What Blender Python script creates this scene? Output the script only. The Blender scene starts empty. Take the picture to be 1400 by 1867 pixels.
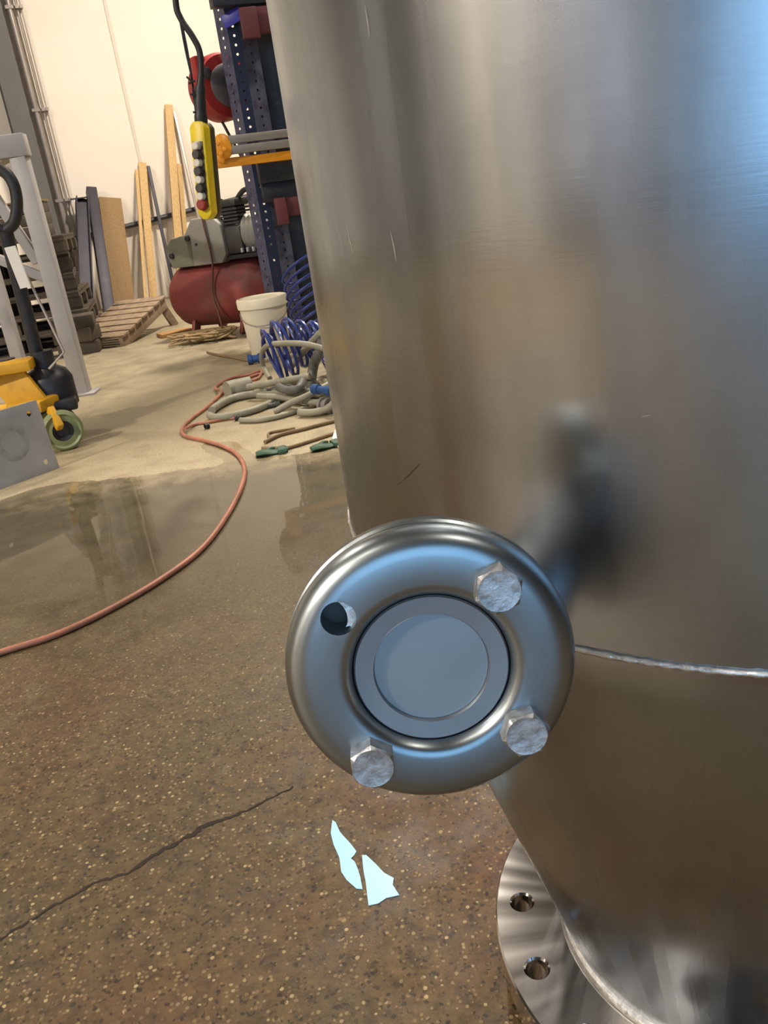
import bpy, bmesh, math, random
from math import sin, cos, pi, radians, sqrt, atan2, hypot
from mathutils import Vector, Matrix

random.seed(7)
S = bpy.context.scene
COL = S.collection

# ------------------------------------------------------------------ camera
CH = 0.885                                   # camera height above the floor
PITCH, ROLL, FPX = radians(21), radians(8.36), 1540.0
cd = bpy.data.cameras.new('camera')
cam = bpy.data.objects.new('camera', cd); COL.objects.link(cam)
cd.sensor_fit = 'VERTICAL'; cd.sensor_height = 36; cd.lens = FPX / 1867 * 36
cd.clip_start = 0.02; cd.clip_end = 200
U = Vector((0, sin(PITCH), cos(PITCH))); FW = Vector((0, cos(PITCH), -sin(PITCH)))
cr = Vector((cos(ROLL), 0, 0)) - sin(ROLL) * U
cu = Vector((sin(ROLL), 0, 0)) + cos(ROLL) * U
cam.matrix_world = Matrix(((cr.x, cu.x, -FW.x, 0), (cr.y, cu.y, -FW.y, 0), (cr.z, cu.z, -FW.z, CH), (0, 0, 0, 1)))
S.camera = cam

# ------------------------------------------------------------------ world, daylight, exposure
S.view_settings.view_transform = 'Standard'; S.view_settings.look = 'None'
S.view_settings.gamma = 1.0; S.view_settings.use_curve_mapping = False
S.view_settings.exposure = 0.0
w = bpy.data.worlds.new('sky'); S.world = w; w.use_nodes = True
bg = w.node_tree.nodes['Background']
bg.inputs[0].default_value = (0.34, 0.63, .97, 1); bg.inputs[1].default_value = 2.7

PHI = radians(22)                            # the hall stands turned to the camera
EX = Vector((cos(PHI), sin(PHI), 0)); EN = Vector((-sin(PHI), cos(PHI), 0))
def R2(e, n, z=0): return EX * e + EN * n + Vector((0, 0, z))
NB, NF, EL, ER, HT = 10.43, -5.0, -9.0, 11.0, 6.6       # back wall, front wall, left, right, height
DOOR = (-5.4, 0.6, 3.9)                                  # open roller door behind the camera

def area_light(name, loc, rot, sx, sy, energy, color, portal=False):
    l = bpy.data.lights.new(name, 'AREA'); l.shape = 'RECTANGLE'; l.size = sx; l.size_y = sy
    l.energy = energy; l.color = color
    if portal: l.cycles.is_portal = True
    o = bpy.data.objects.new(name, l); COL.objects.link(o); o.location = loc; o.rotation_euler = rot
    return o
# light portal in the open door (guides the sky light only, adds none)
pl = area_light('door_portal', R2((DOOR[0]+DOOR[1])/2, NF-0.05, DOOR[2]/2), (radians(90), 0, PHI+pi), DOOR[1]-DOOR[0], DOOR[2], 1, (1, 1, 1), True)

# ------------------------------------------------------------------ pixel -> place helpers (take-offs of the photograph)
def ray(px, py):
    x, y = (px-700)/FPX, (py-933.5)/FPX
    r = x*cos(ROLL)-y*sin(ROLL); d = x*sin(ROLL)+y*cos(ROLL)
    return Vector((r, cos(PITCH)-d*sin(PITCH), -(sin(PITCH)+d*cos(PITCH))))
def at(px, py, Y):
    v = ray(px, py); return v*(Y/v.y)+Vector((0, 0, CH))
def fp(px, py, z=0.0):
    v = ray(px, py); return v*((z-CH)/v.z)+Vector((0, 0, CH))
def onwall(px, py, off=0.0):
    v = ray(px, py); t = (NB-off)/v.dot(EN); return v*t+Vector((0, 0, CH))

# ------------------------------------------------------------------ materials
def nodes(name):
    m = bpy.data.materials.new(name); m.use_nodes = True
    nt = m.node_tree; return m, nt, nt.nodes['Principled BSDF']
def N(nt, t, **k):
    n = nt.nodes.new(t)
    for a, b in k.items():
        if a in n.inputs: n.inputs[a].default_value = b
        else: setattr(n, a, b)
    return n
def L(nt, a, b): nt.links.new(a, b)
def ramp(nt, fac, stops):
    r = nt.nodes.new('ShaderNodeValToRGB'); e = r.color_ramp.elements
    while len(e) < len(stops): e.new(0.5)
    for i, (p, c) in enumerate(stops):
        e[i].position = p; e[i].color = (c[0], c[1], c[2], 1) if not isinstance(c, (int, float)) else (c, c, c, 1)
    L(nt, fac, r.inputs[0]); return r
def sr(h):                                   # sRGB hex -> linear
    v = [int(h[i:i+2], 16)/255 for i in (0, 2, 4)]
    return tuple(c/12.92 if c <= .04045 else ((c+.055)/1.055)**2.4 for c in v)
def mat(name, col, rough=0.6, metal=0.0, var=0.25, scale=12, bump=0.0, stretch=(1, 1, 1), dirt=None, aniso=0, coat=0):
    """plain coloured material with grain, a little wear and optional dirt patches"""
    m, nt, p = nodes(name)
    tc = N(nt, 'ShaderNodeTexCoord'); mp = N(nt, 'ShaderNodeMapping'); mp.inputs['Scale'].default_value = stretch
    L(nt, tc.outputs['Object'], mp.inputs[0])
    nz = N(nt, 'ShaderNodeTexNoise', Scale=scale, Detail=6, Roughness=0.6); L(nt, mp.outputs[0], nz.inputs['Vector'])
    d = dirt or tuple(c*0.55 for c in col)
    r = ramp(nt, nz.outputs[0], [(0.35, tuple(col[i]*(1-var)+d[i]*var for i in range(3))), (0.5, col), (0.72, tuple(min(1, c*(1+var*.5)) for c in col))])
    L(nt, r.outputs[0], p.inputs['Base Color'])
    p.inputs['Roughness'].default_value = rough; p.inputs['Metallic'].default_value = metal
    if coat: p.inputs['Coat Weight'].default_value = coat
    if aniso: p.inputs['Anisotropic'].default_value = aniso
    if bump:
        b = N(nt, 'ShaderNodeBump', Strength=bump, Distance=0.004); L(nt, nz.outputs[0], b.inputs['Height']); L(nt, b.outputs[0], p.inputs['Normal'])
    return m

def floor_material():
    m, nt, p = nodes('concrete')
    g = N(nt, 'ShaderNodeNewGeometry'); pos = g.outputs['Position']
    sx = N(nt, 'ShaderNodeSeparateXYZ'); L(nt, pos, sx.inputs[0])
    big = N(nt, 'ShaderNodeTexNoise', Scale=1.6, Detail=5, Roughness=.6); L(nt, pos, big.inputs['Vector'])
    mid = N(nt, 'ShaderNodeTexNoise', Scale=9, Detail=6, Roughness=.65); L(nt, pos, mid.inputs['Vector'])
    fine = N(nt, 'ShaderNodeTexNoise', Scale=110, Detail=5, Roughness=.7); L(nt, pos, fine.inputs['Vector'])
    # worn, exposed aggregate: two sizes of chips in a brown matrix
    v1 = N(nt, 'ShaderNodeTexVoronoi', Scale=150); L(nt, pos, v1.inputs['Vector'])
    v2 = N(nt, 'ShaderNodeTexVoronoi', Scale=230); L(nt, pos, v2.inputs['Vector'])
    # y of the point, wobbled, drives the change from the rusty damp slab to the dry slab, palest along its near edge
    a = N(nt, 'ShaderNodeMath', operation='MULTIPLY_ADD'); L(nt, mid.outputs[0], a.inputs[0]); a.inputs[1].default_value = 0.5; L(nt, sx.outputs[1], a.inputs[2])
    mr = N(nt, 'ShaderNodeMapRange'); L(nt, a.outputs[0], mr.inputs[0]); mr.inputs[1].default_value = 0.4; mr.inputs[2].default_value = 8.4
    base = ramp(nt, mr.outputs[0], [(0.0, sr('a8a6a0')), (0.03, sr('816f52')), (0.11, sr('7a6b4f')), (0.22, sr('766d55')), (0.335, sr('7d7660')), (0.365, sr('c6baa0')), (0.40, sr('bcb094')), (0.47, sr('a3997f')), (0.7, sr('a59b84'))])  # lowest y: unseen floor behind camera, greyed for the flange's reflections
    # mottling
    mot = ramp(nt, mid.outputs[0], [(0.25, sr('b4afa6')), (0.5, sr('e6e2da')), (0.75, sr('fffdf5'))])
    mx = N(nt, 'ShaderNodeMix', data_type='RGBA', blend_type='MULTIPLY'); mx.inputs[0].default_value = .75
    L(nt, base.outputs[0], mx.inputs[6]); L(nt, mot.outputs[0], mx.inputs[7])
    # rusty and greenish stains in the worn part
    st = ramp(nt, big.outputs[0], [(0.40, sr('a3a593')), (0.5, sr('b9a98f')), (0.62, sr('b5703f'))])
    near = N(nt, 'ShaderNodeMapRange'); L(nt, sx.outputs[1], near.inputs[0]); near.inputs[1].default_value = 2.4; near.inputs[2].default_value = 1.0
    mx2 = N(nt, 'ShaderNodeMix', data_type='RGBA', blend_type='OVERLAY'); nm = N(nt, 'ShaderNodeMath', operation='MULTIPLY'); nm.inputs[1].default_value = .55
    L(nt, near.outputs[0], nm.inputs[0]); L(nt, nm.outputs[0], mx2.inputs[0]); L(nt, mx.outputs[2], mx2.inputs[6]); L(nt, st.outputs[0], mx2.inputs[7])
    # pale greenish scabs of old paint and coarse blotches
    sc_ = N(nt, 'ShaderNodeTexNoise', Scale=5.5, Detail=9, Roughness=.72); L(nt, pos, sc_.inputs['Vector'])
    scr = ramp(nt, sc_.outputs[0], [(0.58, 0.0), (0.66, 0.55)]); scm = N(nt, 'ShaderNodeMath', operation='MULTIPLY'); L(nt, scr.outputs[0], scm.inputs[0]); L(nt, near.outputs[0], scm.inputs[1])
    mxg = N(nt, 'ShaderNodeMix', data_type='RGBA'); L(nt, scm.outputs[0], mxg.inputs[0]); L(nt, mx2.outputs[2], mxg.inputs[6]); mxg.inputs[7].default_value = (*sr('8f8c74'), 1)
    bl = N(nt, 'ShaderNodeTexNoise', Scale=38, Detail=4, Roughness=.6); L(nt, pos, bl.inputs['Vector'])
    blr = ramp(nt, bl.outputs[0], [(0.3, sr('9f968a')), (0.5, sr('dcd6cc')), (0.75, sr('fffaf0'))])
    mxb = N(nt, 'ShaderNodeMix', data_type='RGBA', blend_type='MULTIPLY'); L(nt, near.outputs[0], mxb.inputs[0]); L(nt, mxg.outputs[2], mxb.inputs[6]); L(nt, blr.outputs[0], mxb.inputs[7]); mx2 = mxb
    # chips
    c1 = ramp(nt, v1.outputs['Distance'], [(0.0, 1.0), (0.36, 1.0), (0.46, 0.0)])
    hue = N(nt, 'ShaderNodeSeparateColor'); L(nt, v1.outputs['Color'], hue.inputs[0])
    ccol = ramp(nt, hue.outputs[0], [(0.0, sr('4e402d')), (0.22, sr('655138')), (0.5, sr('846c4c')), (0.85, sr('94805c')), (0.98, sr('c4b18a'))])
    on = N(nt, 'ShaderNodeMath', operation='GREATER_THAN'); L(nt, hue.outputs[1], on.inputs[0]); on.inputs[1].default_value = .5
    f1 = N(nt, 'ShaderNodeMath', operation='MULTIPLY'); L(nt, c1.outputs[0], f1.inputs[0]); L(nt, on.outputs[0], f1.inputs[1])
    near2 = N(nt, 'ShaderNodeMapRange'); L(nt, sx.outputs[1], near2.inputs[0]); near2.inputs[1].default_value = 2.5; near2.inputs[2].default_value = 1.3; near2.inputs[3].default_value = 0.06; near2.inputs[4].default_value = .8
    f2 = N(nt, 'ShaderNodeMath', operation='MULTIPLY'); L(nt, f1.outputs[0], f2.inputs[0]); L(nt, near2.outputs[0], f2.inputs[1])
    mx3 = N(nt, 'ShaderNodeMix', data_type='RGBA'); L(nt, f2.outputs[0], mx3.inputs[0]); L(nt, mx2.outputs[2], mx3.inputs[6]); L(nt, ccol.outputs[0], mx3.inputs[7])
    # pits and sand
    h2 = N(nt, 'ShaderNodeSeparateColor'); L(nt, v2.outputs['Color'], h2.inputs[0])
    pit = ramp(nt, h2.outputs[0], [(0.0, sr('4a4640')), (0.05, sr('777065')), (0.12, sr('f0ede6')), (0.93, sr('f8f4ea')), (1.0, sr('ffffff'))])
    mx4 = N(nt, 'ShaderNodeMix', data_type='RGBA', blend_type='MULTIPLY'); L(nt, near2.outputs[0], mx4.inputs[0])
    L(nt, mx3.outputs[2], mx4.inputs[6]); L(nt, pit.outputs[0], mx4.inputs[7])
    fn = ramp(nt, fine.outputs[0], [(0.3, sr('857e73')), (0.5, sr('f2efe8')), (0.75, sr('ffffff'))])
    mx5 = N(nt, 'ShaderNodeMix', data_type='RGBA', blend_type='MULTIPLY'); mx5.inputs[0].default_value = .6
    L(nt, mx4.outputs[2], mx5.inputs[6]); L(nt, fn.outputs[0], mx5.inputs[7])
    L(nt, mx5.outputs[2], p.inputs['Base Color'])
    rr = ramp(nt, mid.outputs[0], [(0.35, 0.42), (0.65, 0.62)]); L(nt, rr.outputs[0], p.inputs['Roughness'])
    p.inputs['Specular IOR Level'].default_value = .4
    ad = N(nt, 'ShaderNodeMath', operation='ADD'); L(nt, f2.outputs[0], ad.inputs[0]); L(nt, fine.outputs[0], ad.inputs[1])
    b = N(nt, 'ShaderNodeBump', Strength=.35, Distance=.002); L(nt, ad.outputs[0], b.inputs['Height']); L(nt, b.outputs[0], p.inputs['Normal'])
    return m

def water_material():
    m = bpy.data.materials.new('water_film'); m.use_nodes = True; nt = m.node_tree; nt.nodes.clear()
    out = N(nt, 'ShaderNodeOutputMaterial'); tr = N(nt, 'ShaderNodeBsdfTransparent'); gl = N(nt, 'ShaderNodeBsdfGlossy', Roughness=0.035)
    tr.inputs[0].default_value = (.93, .92, .88, 1)
    clear = N(nt, 'ShaderNodeBsdfTransparent')
    fr = N(nt, 'ShaderNodeFresnel', IOR=1.36)
    g = N(nt, 'ShaderNodeNewGeometry'); sx = N(nt, 'ShaderNodeSeparateXYZ'); L(nt, g.outputs['Position'], sx.inputs[0])
    nz = N(nt, 'ShaderNodeTexNoise', Scale=7, Detail=5); L(nt, g.outputs['Position'], nz.inputs['Vector'])
    a = N(nt, 'ShaderNodeMath', operation='MULTIPLY_ADD'); L(nt, nz.outputs[0], a.inputs[0]); a.inputs[1].default_value = 0.7; L(nt, sx.outputs[1], a.inputs[2])
    film = N(nt, 'ShaderNodeMapRange'); L(nt, a.outputs[0], film.inputs[0]); film.inputs[1].default_value = 2.0; film.inputs[2].default_value = 2.7   # the film thins out and dries up
    wn = N(nt, 'ShaderNodeTexNoise', Scale=5, Detail=3); L(nt, g.outputs['Position'], wn.inputs['Vector'])
    b = N(nt, 'ShaderNodeBump', Strength=.05, Distance=.01); L(nt, wn.outputs[0], b.inputs['Height']); L(nt, b.outputs[0], gl.inputs['Normal'])
    mx = N(nt, 'ShaderNodeMixShader'); L(nt, fr.outputs[0], mx.inputs[0]); L(nt, tr.outputs[0], mx.inputs[1]); L(nt, gl.outputs[0], mx.inputs[2])
    m2 = N(nt, 'ShaderNodeMixShader'); L(nt, film.outputs[0], m2.inputs[0]); L(nt, clear.outputs[0], m2.inputs[1]); L(nt, mx.outputs[0], m2.inputs[2])
    L(nt, m2.outputs[0], out.inputs[0]); return m

def brushed_steel(name, col=(.435, .465, .495), rough=.25, aniso=.8, z_fine=420, around=9, dull=True, bump=.04):
    """sheet steel, brushed round its axis: streaks run level, reflections smear upright"""
    m, nt, p = nodes(name)
    tc = N(nt, 'ShaderNodeTexCoord'); sp = N(nt, 'ShaderNodeSeparateXYZ'); L(nt, tc.outputs['Object'], sp.inputs[0])
    at2 = N(nt, 'ShaderNodeMath', operation='ARCTAN2'); L(nt, sp.outputs[1], at2.inputs[0]); L(nt, sp.outputs[0], at2.inputs[1])
    cb = N(nt, 'ShaderNodeCombineXYZ'); L(nt, at2.outputs[0], cb.inputs[0]); L(nt, sp.outputs[2], cb.inputs[1])
    m1 = N(nt, 'ShaderNodeMapping'); m1.inputs['Scale'].default_value = (around, z_fine, 1); L(nt, cb.outputs[0], m1.inputs[0])
    n1 = N(nt, 'ShaderNodeTexNoise', Scale=1, Detail=4, Roughness=.6); L(nt, m1.outputs[0], n1.inputs['Vector'])
    m2 = N(nt, 'ShaderNodeMapping'); m2.inputs['Scale'].default_value = (10, 2.2, 1); L(nt, cb.outputs[0], m2.inputs[0])
    n2 = N(nt, 'ShaderNodeTexNoise', Scale=1, Detail=1.5, Roughness=.4); L(nt, m2.outputs[0], n2.inputs['Vector'])
    m3 = N(nt, 'ShaderNodeMapping'); m3.inputs['Scale'].default_value = (5, 7, 1); L(nt, cb.outputs[0], m3.inputs[0])
    n3 = N(nt, 'ShaderNodeTexNoise', Scale=1, Detail=4, Roughness=.5); L(nt, m3.outputs[0], n3.inputs['Vector'])
    c = ramp(nt, n3.outputs[0], [(0.3, tuple(x*.80 for x in col)), (0.52, col), (0.75, tuple(min(1, x*1.08) for x in col))])
    fi = ramp(nt, n1.outputs[0], [(0.3, .93), (0.6, 1.0)])
    mx = N(nt, 'ShaderNodeMix', data_type='RGBA', blend_type='MULTIPLY'); mx.inputs[0].default_value = .7
    L(nt, c.outputs[0], mx.inputs[6]); L(nt, fi.outputs[0], mx.inputs[7]); L(nt, mx.outputs[2], p.inputs['Base Color'])
    p.inputs['Metallic'].default_value = 1
    rr = ramp(nt, n2.outputs[0], [(0.35, rough*.82), (0.65, rough*1.25)]); L(nt, rr.outputs[0], p.inputs['Roughness'])
    p.inputs['Anisotropic'].default_value = aniso
    tg = N(nt, 'ShaderNodeTangent', direction_type='RADIAL', axis='Z'); L(nt, tg.outputs[0], p.inputs['Tangent'])
    b1 = N(nt, 'ShaderNodeBump', Strength=bump, Distance=.0006); L(nt, n1.outputs[0], b1.inputs['Height'])
    b2 = N(nt, 'ShaderNodeBump', Strength=.22, Distance=.005); L(nt, n2.outputs[0], b2.inputs['Height']); L(nt, b1.outputs[0], b2.inputs['Normal'])
    L(nt, b1.outputs[0], p.inputs['Normal'])
    return m

M = {}
M['floor'] = floor_material(); M['water'] = water_material()
M['shell'] = brushed_steel('brushed_steel_shell')
M['cone'] = brushed_steel('brushed_steel_cone', rough=.26, bump=.02, z_fine=300)
M['faced'] = brushed_steel('turned_steel_face', col=(.66, .64, .63), rough=.10, aniso=.45, z_fine=2, around=2, bump=.0)
M['weld'] = mat('weld_bead', (.78, .77, .75), .28, 1, .4, 160, .5)
M['pressed'] = mat('pressed_galvanised_steel', (.33, .375, .40), .33, 1, .38, 7, .05)
M['stub'] = mat('matt_pipe_end_steel', (.36, .38, .40), .45, 1, .15, 25, .05)
M['disc'] = mat('frosted_blanking_disc', (.34, .40, .44), .5, .8, .12, 18, .03)
M['zinc'] = mat('zinc_bolt', (.58, .60, .62), .42, .9, .6, 150, .22, dirt=(.22, .22, .2))
M['dark_steel'] = mat('dark_gap', (.10, .10, .095), .6, .4, .3, 30)
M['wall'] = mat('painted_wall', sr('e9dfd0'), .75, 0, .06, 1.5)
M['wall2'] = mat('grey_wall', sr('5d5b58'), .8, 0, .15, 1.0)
M['ceiling'] = mat('ceiling_sheet', sr('77756f'), .8, 0, .15, 1.0)
M['column'] = mat('grey_column_paint', sr('62605c'), .5, 0, .2, 4)
M['conduit'] = mat('galvanised_conduit', sr('b5aaa0'), .4, .5, .25, 8)
M['frame'] = mat('light_grey_paint', sr('a3a09f'), .45, 0, .18, 5)
M['plate'] = mat('grey_plate_steel', sr('a7a4a3'), .5, .15, .25, 7)
M['ghost'] = mat('gasket_mark', sr('999693'), .6, .1, .5, 30)
M['yellow'] = mat('yellow_plastic', sr('e6c91c'), .42, 0, .25, 14, dirt=sr('8a7a1c'))
M['jack'] = mat('yellow_paint', sr('cf9b1d'), .5, 0, .35, 9, dirt=sr('7a5a18'))
M['orange'] = mat('orange_paint', sr('e0951f'), .45, 0, .25, 10)
M['black'] = mat('black_rubber', (.018, .018, .019), .5, 0, .4, 12, dirt=(.05, .05, .045))
M['black2'] = mat('black_metal', (.022, .023, .028), .45, .2, .3, 12, dirt=(.08, .075, .07))
M['button_white'] = mat('white_button', sr('ddd8cc'), .35, 0, .1, 20)
M['button_dark'] = mat('dark_button', sr('34302f'), .4, 0, .1, 20)
M['red_button'] = mat('red_button', sr('8f2a22'), .4, 0, .2, 20)
M['reel_red'] = mat('red_reel_plastic', sr('9a2b2a'), .42, 0, .2, 6)
M['grey_plastic'] = mat('dark_grey_plastic', sr('5b5656'), .5, 0, .25, 10)
M['tank_red'] = mat('red_tank_paint', sr('853d39'), .6, 0, .7, 4, dirt=sr('5f4a42'))
M['guard'] = mat('grey_guard_paint', sr('8d8a82'), .5, .1, .2, 8)
M['box_green'] = mat('grey_green_enamel', sr('787b69'), .5, 0, .2, 8)
M['pump'] = mat('cast_iron', sr('3c3b39'), .55, .3, .4, 14)
M['rack'] = mat('dark_blue_rack_paint', sr('0d1330'), .45, 0, .3, 6, dirt=sr('070a18'))
M['rack_dust'] = mat('dusty_rack_face', sr('494a5d'), .75, 0, .6, 22, dirt=sr('15182c'))
M['rack_red'] = mat('dull_red_paint', sr('5f2c30'), .6, 0, .3, 9)
M['rack_lip'] = mat('bright_blue_tape', sr('3435a5'), .4, 0, .15, 9)
M['alu'] = mat('grey_rail', sr('96928a'), .4, .4, .2, 8, stretch=(1, 1, 6))
M['bucket'] = mat('white_plastic', sr('e2d9c0'), .45, 0, .1, 5)
M['hose_grey'] = mat('grey_hose', sr('8d8976'), .55, 0, .3, 16, dirt=sr('5d5a4a'))
M['hose_dark'] = mat('dark_hose', sr('5c5b54'), .55, 0, .3, 16)
M['hose_blue'] = mat('blue_hose', sr('26377a'), .3, 0, .2, 8, coat=.3)
M['hose_orange'] = mat('orange_hose', sr('ad7058'), .5, 0, .45, 12, dirt=sr('7d5a48'))
M['hose_brown'] = mat('brown_hose', sr('7a6444'), .6, 0, .3, 14)
M['cord'] = mat('brown_cord', sr('5e4130'), .6, 0, .3, 14)
M['rope'] = mat('rope', sr('97805a'), .8, 0, .4, 40)
M['green'] = mat('green_rubber', sr('33563e'), .6, 0, .3, 12)
M['blue_metal'] = mat('blue_fitting', sr('2c4f83'), .4, .2, .2, 10)
M['wheel_green'] = mat('pale_green_polyurethane', sr('818a62'), .5, 0, .25, 12)
M['card'] = mat('cardboard', sr('a97d4d'), .85, 0, .2, 6)
M['paper'] = mat('white_paper', sr('eae6dd'), .8, 0, .05, 10)
M['scrap'] = mat('pale_blue_glint', sr('a6dcf4'), .35, 0, .03, 10)  # pale colour stands in for daylight mirrored in the puddle
M['crack'] = mat('crack_dark', sr('2c241a'), .9, 0, .3, 60)
M['chip_a'] = mat('tan_chip', sr('98815c'), .7, 0, .4, 80)
M['chip_b'] = mat('brown_chip', sr('5e4a33'), .7, 0, .4, 80)
def wood(name, col, dirt): return mat(name, col,   .75, 0, .32, 3, .1, (32, 32, .6), dirt)
M['wood_new'] = wood('pine_wood', sr('c3a26e'), sr('96743f'))
M['wood_old'] = wood('shaded_weathered_wood', sr('4c4236'), sr('2c251d'))  # weathered wood, base colour darkened for the shade over the pallet stack
M['wood_mid'] = wood('brown_wood', sr('8c7049'), sr('5a4328'))
M['ramp_wood'] = mat('ramp_wood', sr('8a765e'), .75, 0, .5, 18, .1, dirt=sr('5a4636'))
M['beam'] = mat('blue_grey_steel', sr('3e3c44'), .55, .3, .3, 8)
M['lampglass'] = mat('lamp_housing', sr('b8b8b8'), .4, .5, .1, 5)

# ------------------------------------------------------------------ mesh building
class MB:
    def __init__(s): s.v = []; s.f = []; s.mi = []
    def add(s, vs, fs, mi=0):
        o = len(s.v); s.v += [Vector(a) for a in vs]; s.f += [tuple(i+o for i in f) for f in fs]; s.mi += [mi]*len(fs); return s
    def box(s, c, d, R=None, mi=0):
        c = Vector(c); vs = []
        for x in (-.5, .5):
            for y in (-.5, .5):
                for z in (-.5, .5):
                    a = Vector((x*d[0], y*d[1], z*d[2]))
                    vs.append(c+(R @ a if R else a))
        return s.add(vs, [(0, 1, 3, 2), (4, 6, 7, 5), (0, 4, 5, 1), (2, 3, 7, 6), (0, 2, 6, 4), (1, 5, 7, 3)], mi)
    def beam(s, p, q, w, h, up=(0, 0, 1), mi=0):
        """straight bar p -> q, w across, h along up"""
        p, q = Vector(p), Vector(q); z = (q-p); ln = z.length; z.normalize(); up = Vector(up)
        if abs(z.dot(up.normalized())) > .98: up = Vector((0, 1, 0))
        x = up.cross(z).normalized(); y = z.cross(x)
        return s.box((p+q)/2, (w, h, ln), Matrix((x, y, z)).transposed(), mi)
    def tube(s, pts, r, n=8, caps=True, mi=0):
        pts = [Vector(p) for p in pts]; rings = []; up = None
        for i, p in enumerate(pts):
            t = (pts[min(i+1, len(pts)-1)]-pts[max(i-1, 0)]).normalized()
            if up is None:
                up = Vector((0, 0, 1)) if abs(t.z) < .9 else Vector((0, 1, 0))
            a = t.cross(up)
            if a.length < 1e-4: a = t.cross(Vector((1, 0, 0)))
            a.normalize(); up = a.cross(t).normalized()
            ri = r[i] if isinstance(r, (list, tuple)) else r
            rings.append([p+(a*cos(2*pi*k/n)+up*sin(2*pi*k/n))*ri for k in range(n)])
        vs = [v for g in rings for v in g]; fs = []
        for i in range(len(pts)-1):
            for k in range(n):
                fs.append((i*n+k, i*n+(k+1) % n, (i+1)*n+(k+1) % n, (i+1)*n+k))
        if caps: fs += [tuple(range(n))[::-1], tuple((len(pts)-1)*n+k for k in range(n))]
        return s.add(vs, fs, mi)
    def lathe(s, prof, n=32, T=None, closed=False, mi=0, cap0=False, cap1=False):
        """profile of (radius, z) about z, then matrix T"""
        vs = []; fs = []
        for (r, z) in prof:
            for k in range(n):
                a = Vector((r*cos(2*pi*k/n), r*sin(2*pi*k/n), z)); vs.append(T @ a if T else a)
        m = len(prof)
        for i in range(m if closed else m-1):
            j = (i+1) % m
            for k in range(n):
                fs.append((i*n+k, i*n+(k+1) % n, j*n+(k+1) % n, j*n+k))
        if cap0: fs.append(tuple(range(n))[::-1])
        if cap1: fs.append(tuple((m-1)*n+k for k in range(n)))
        return s.add(vs, fs, mi)
    def prism(s, poly, a, b, T=None, mi=0):
        """outline in x,y from z=a to z=b"""
        n = len(poly); vs = [Vector((x, y, a)) for x, y in poly]+[Vector((x, y, b)) for x, y in poly]
        if T: vs = [T @ v for v in vs]
        fs = [tuple(range(n))[::-1], tuple(range(n, 2*n))]+[(i, (i+1) % n, n+(i+1) % n, n+i) for i in range(n)]
        return s.add(vs, fs, mi)
    def build(s, name, m, parent=None, bevel=0, angle=38, org=None, seg=2):
        if org is None: org = ORG.get(parent, Vector((0, 0, 0))) if parent else Vector((0, 0, 0))
        me = bpy.data.meshes.new(name)
        me.from_pydata([tuple(v-org) for v in s.v], [], s.f); me.update()
        bm = bmesh.new(); bm.from_mesh(me)
        bmesh.ops.recalc_face_normals(bm, faces=bm.faces)
        if bevel:
            es = [e for e in bm.edges if e.is_manifold and e.calc_face_angle(0) > radians(30)]
            bmesh.ops.bevel(bm, geom=es, offset=bevel, segments=seg, affect='EDGES', profile=.5, clamp_overlap=True)
        bm.to_mesh(me); bm.free()
        for mm in (m if isinstance(m, list) else [m]): me.materials.append(mm)
        if isinstance(m, list) and not bevel:
            for i, pg in enumerate(me.polygons): pg.material_index = s.mi[i]
        me.shade_smooth(); me.set_sharp_from_angle(angle=radians(angle))
        o = bpy.data.objects.new(name, me); COL.objects.link(o)
        if parent: o.parent = parent; ORG[o] = org
        else: o.location = org; ORG[o] = org
        return o
ORG = {}
def axes(x, y, z, p=(0, 0, 0)):
    x, y, z, p = Vector(x), Vector(y), Vector(z), Vector(p)
    return Matrix(((x.x, y.x, z.x, p.x), (x.y, y.y, z.y, p.y), (x.z, y.z, z.z, p.z), (0, 0, 0, 1)))
def along(p, q, up=(0, 0, 1)):
    """frame at p whose z points at q"""
    z = (Vector(q)-Vector(p)).normalized(); up = Vector(up)
    if abs(z.dot(up)) > .98: up = Vector((0, 1, 0))
    x = up.cross(z).normalized(); return axes(x, z.cross(x), z, p)
def smooth(pts, k=8):
    P = [Vector(p) for p in pts]; out = []
    for i in range(len(P)-1):
        a, b, c, d = P[max(i-1, 0)], P[i], P[i+1], P[min(i+2, len(P)-1)]
        for j in range(k):
            t = j/k
            out.append(.5*((2*b)+(c-a)*t+(2*a-5*b+4*c-d)*t*t+(3*b-a-3*c+d)*t**3))
    out.append(P[-1]); return out
def tag(o, label, cat, group=None, kind=None):
    o['label'] = label; o['category'] = cat
    if group: o['group'] = group
    if kind: o['kind'] = kind
    return o
def thing(name, label, cat, loc, rz=0, group=None):
    o = bpy.data.objects.new(name, None); COL.objects.link(o); o.location = loc; o.rotation_euler.z = rz
    o.empty_display_size = .1; ORG[o] = Vector(loc) if not rz else Vector((0, 0, 0))
    return tag(o, label, cat, group)
def struct(o): o['kind'] = 'structure'; return o
def part_label(o, l): o['label'] = l; return o
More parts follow.
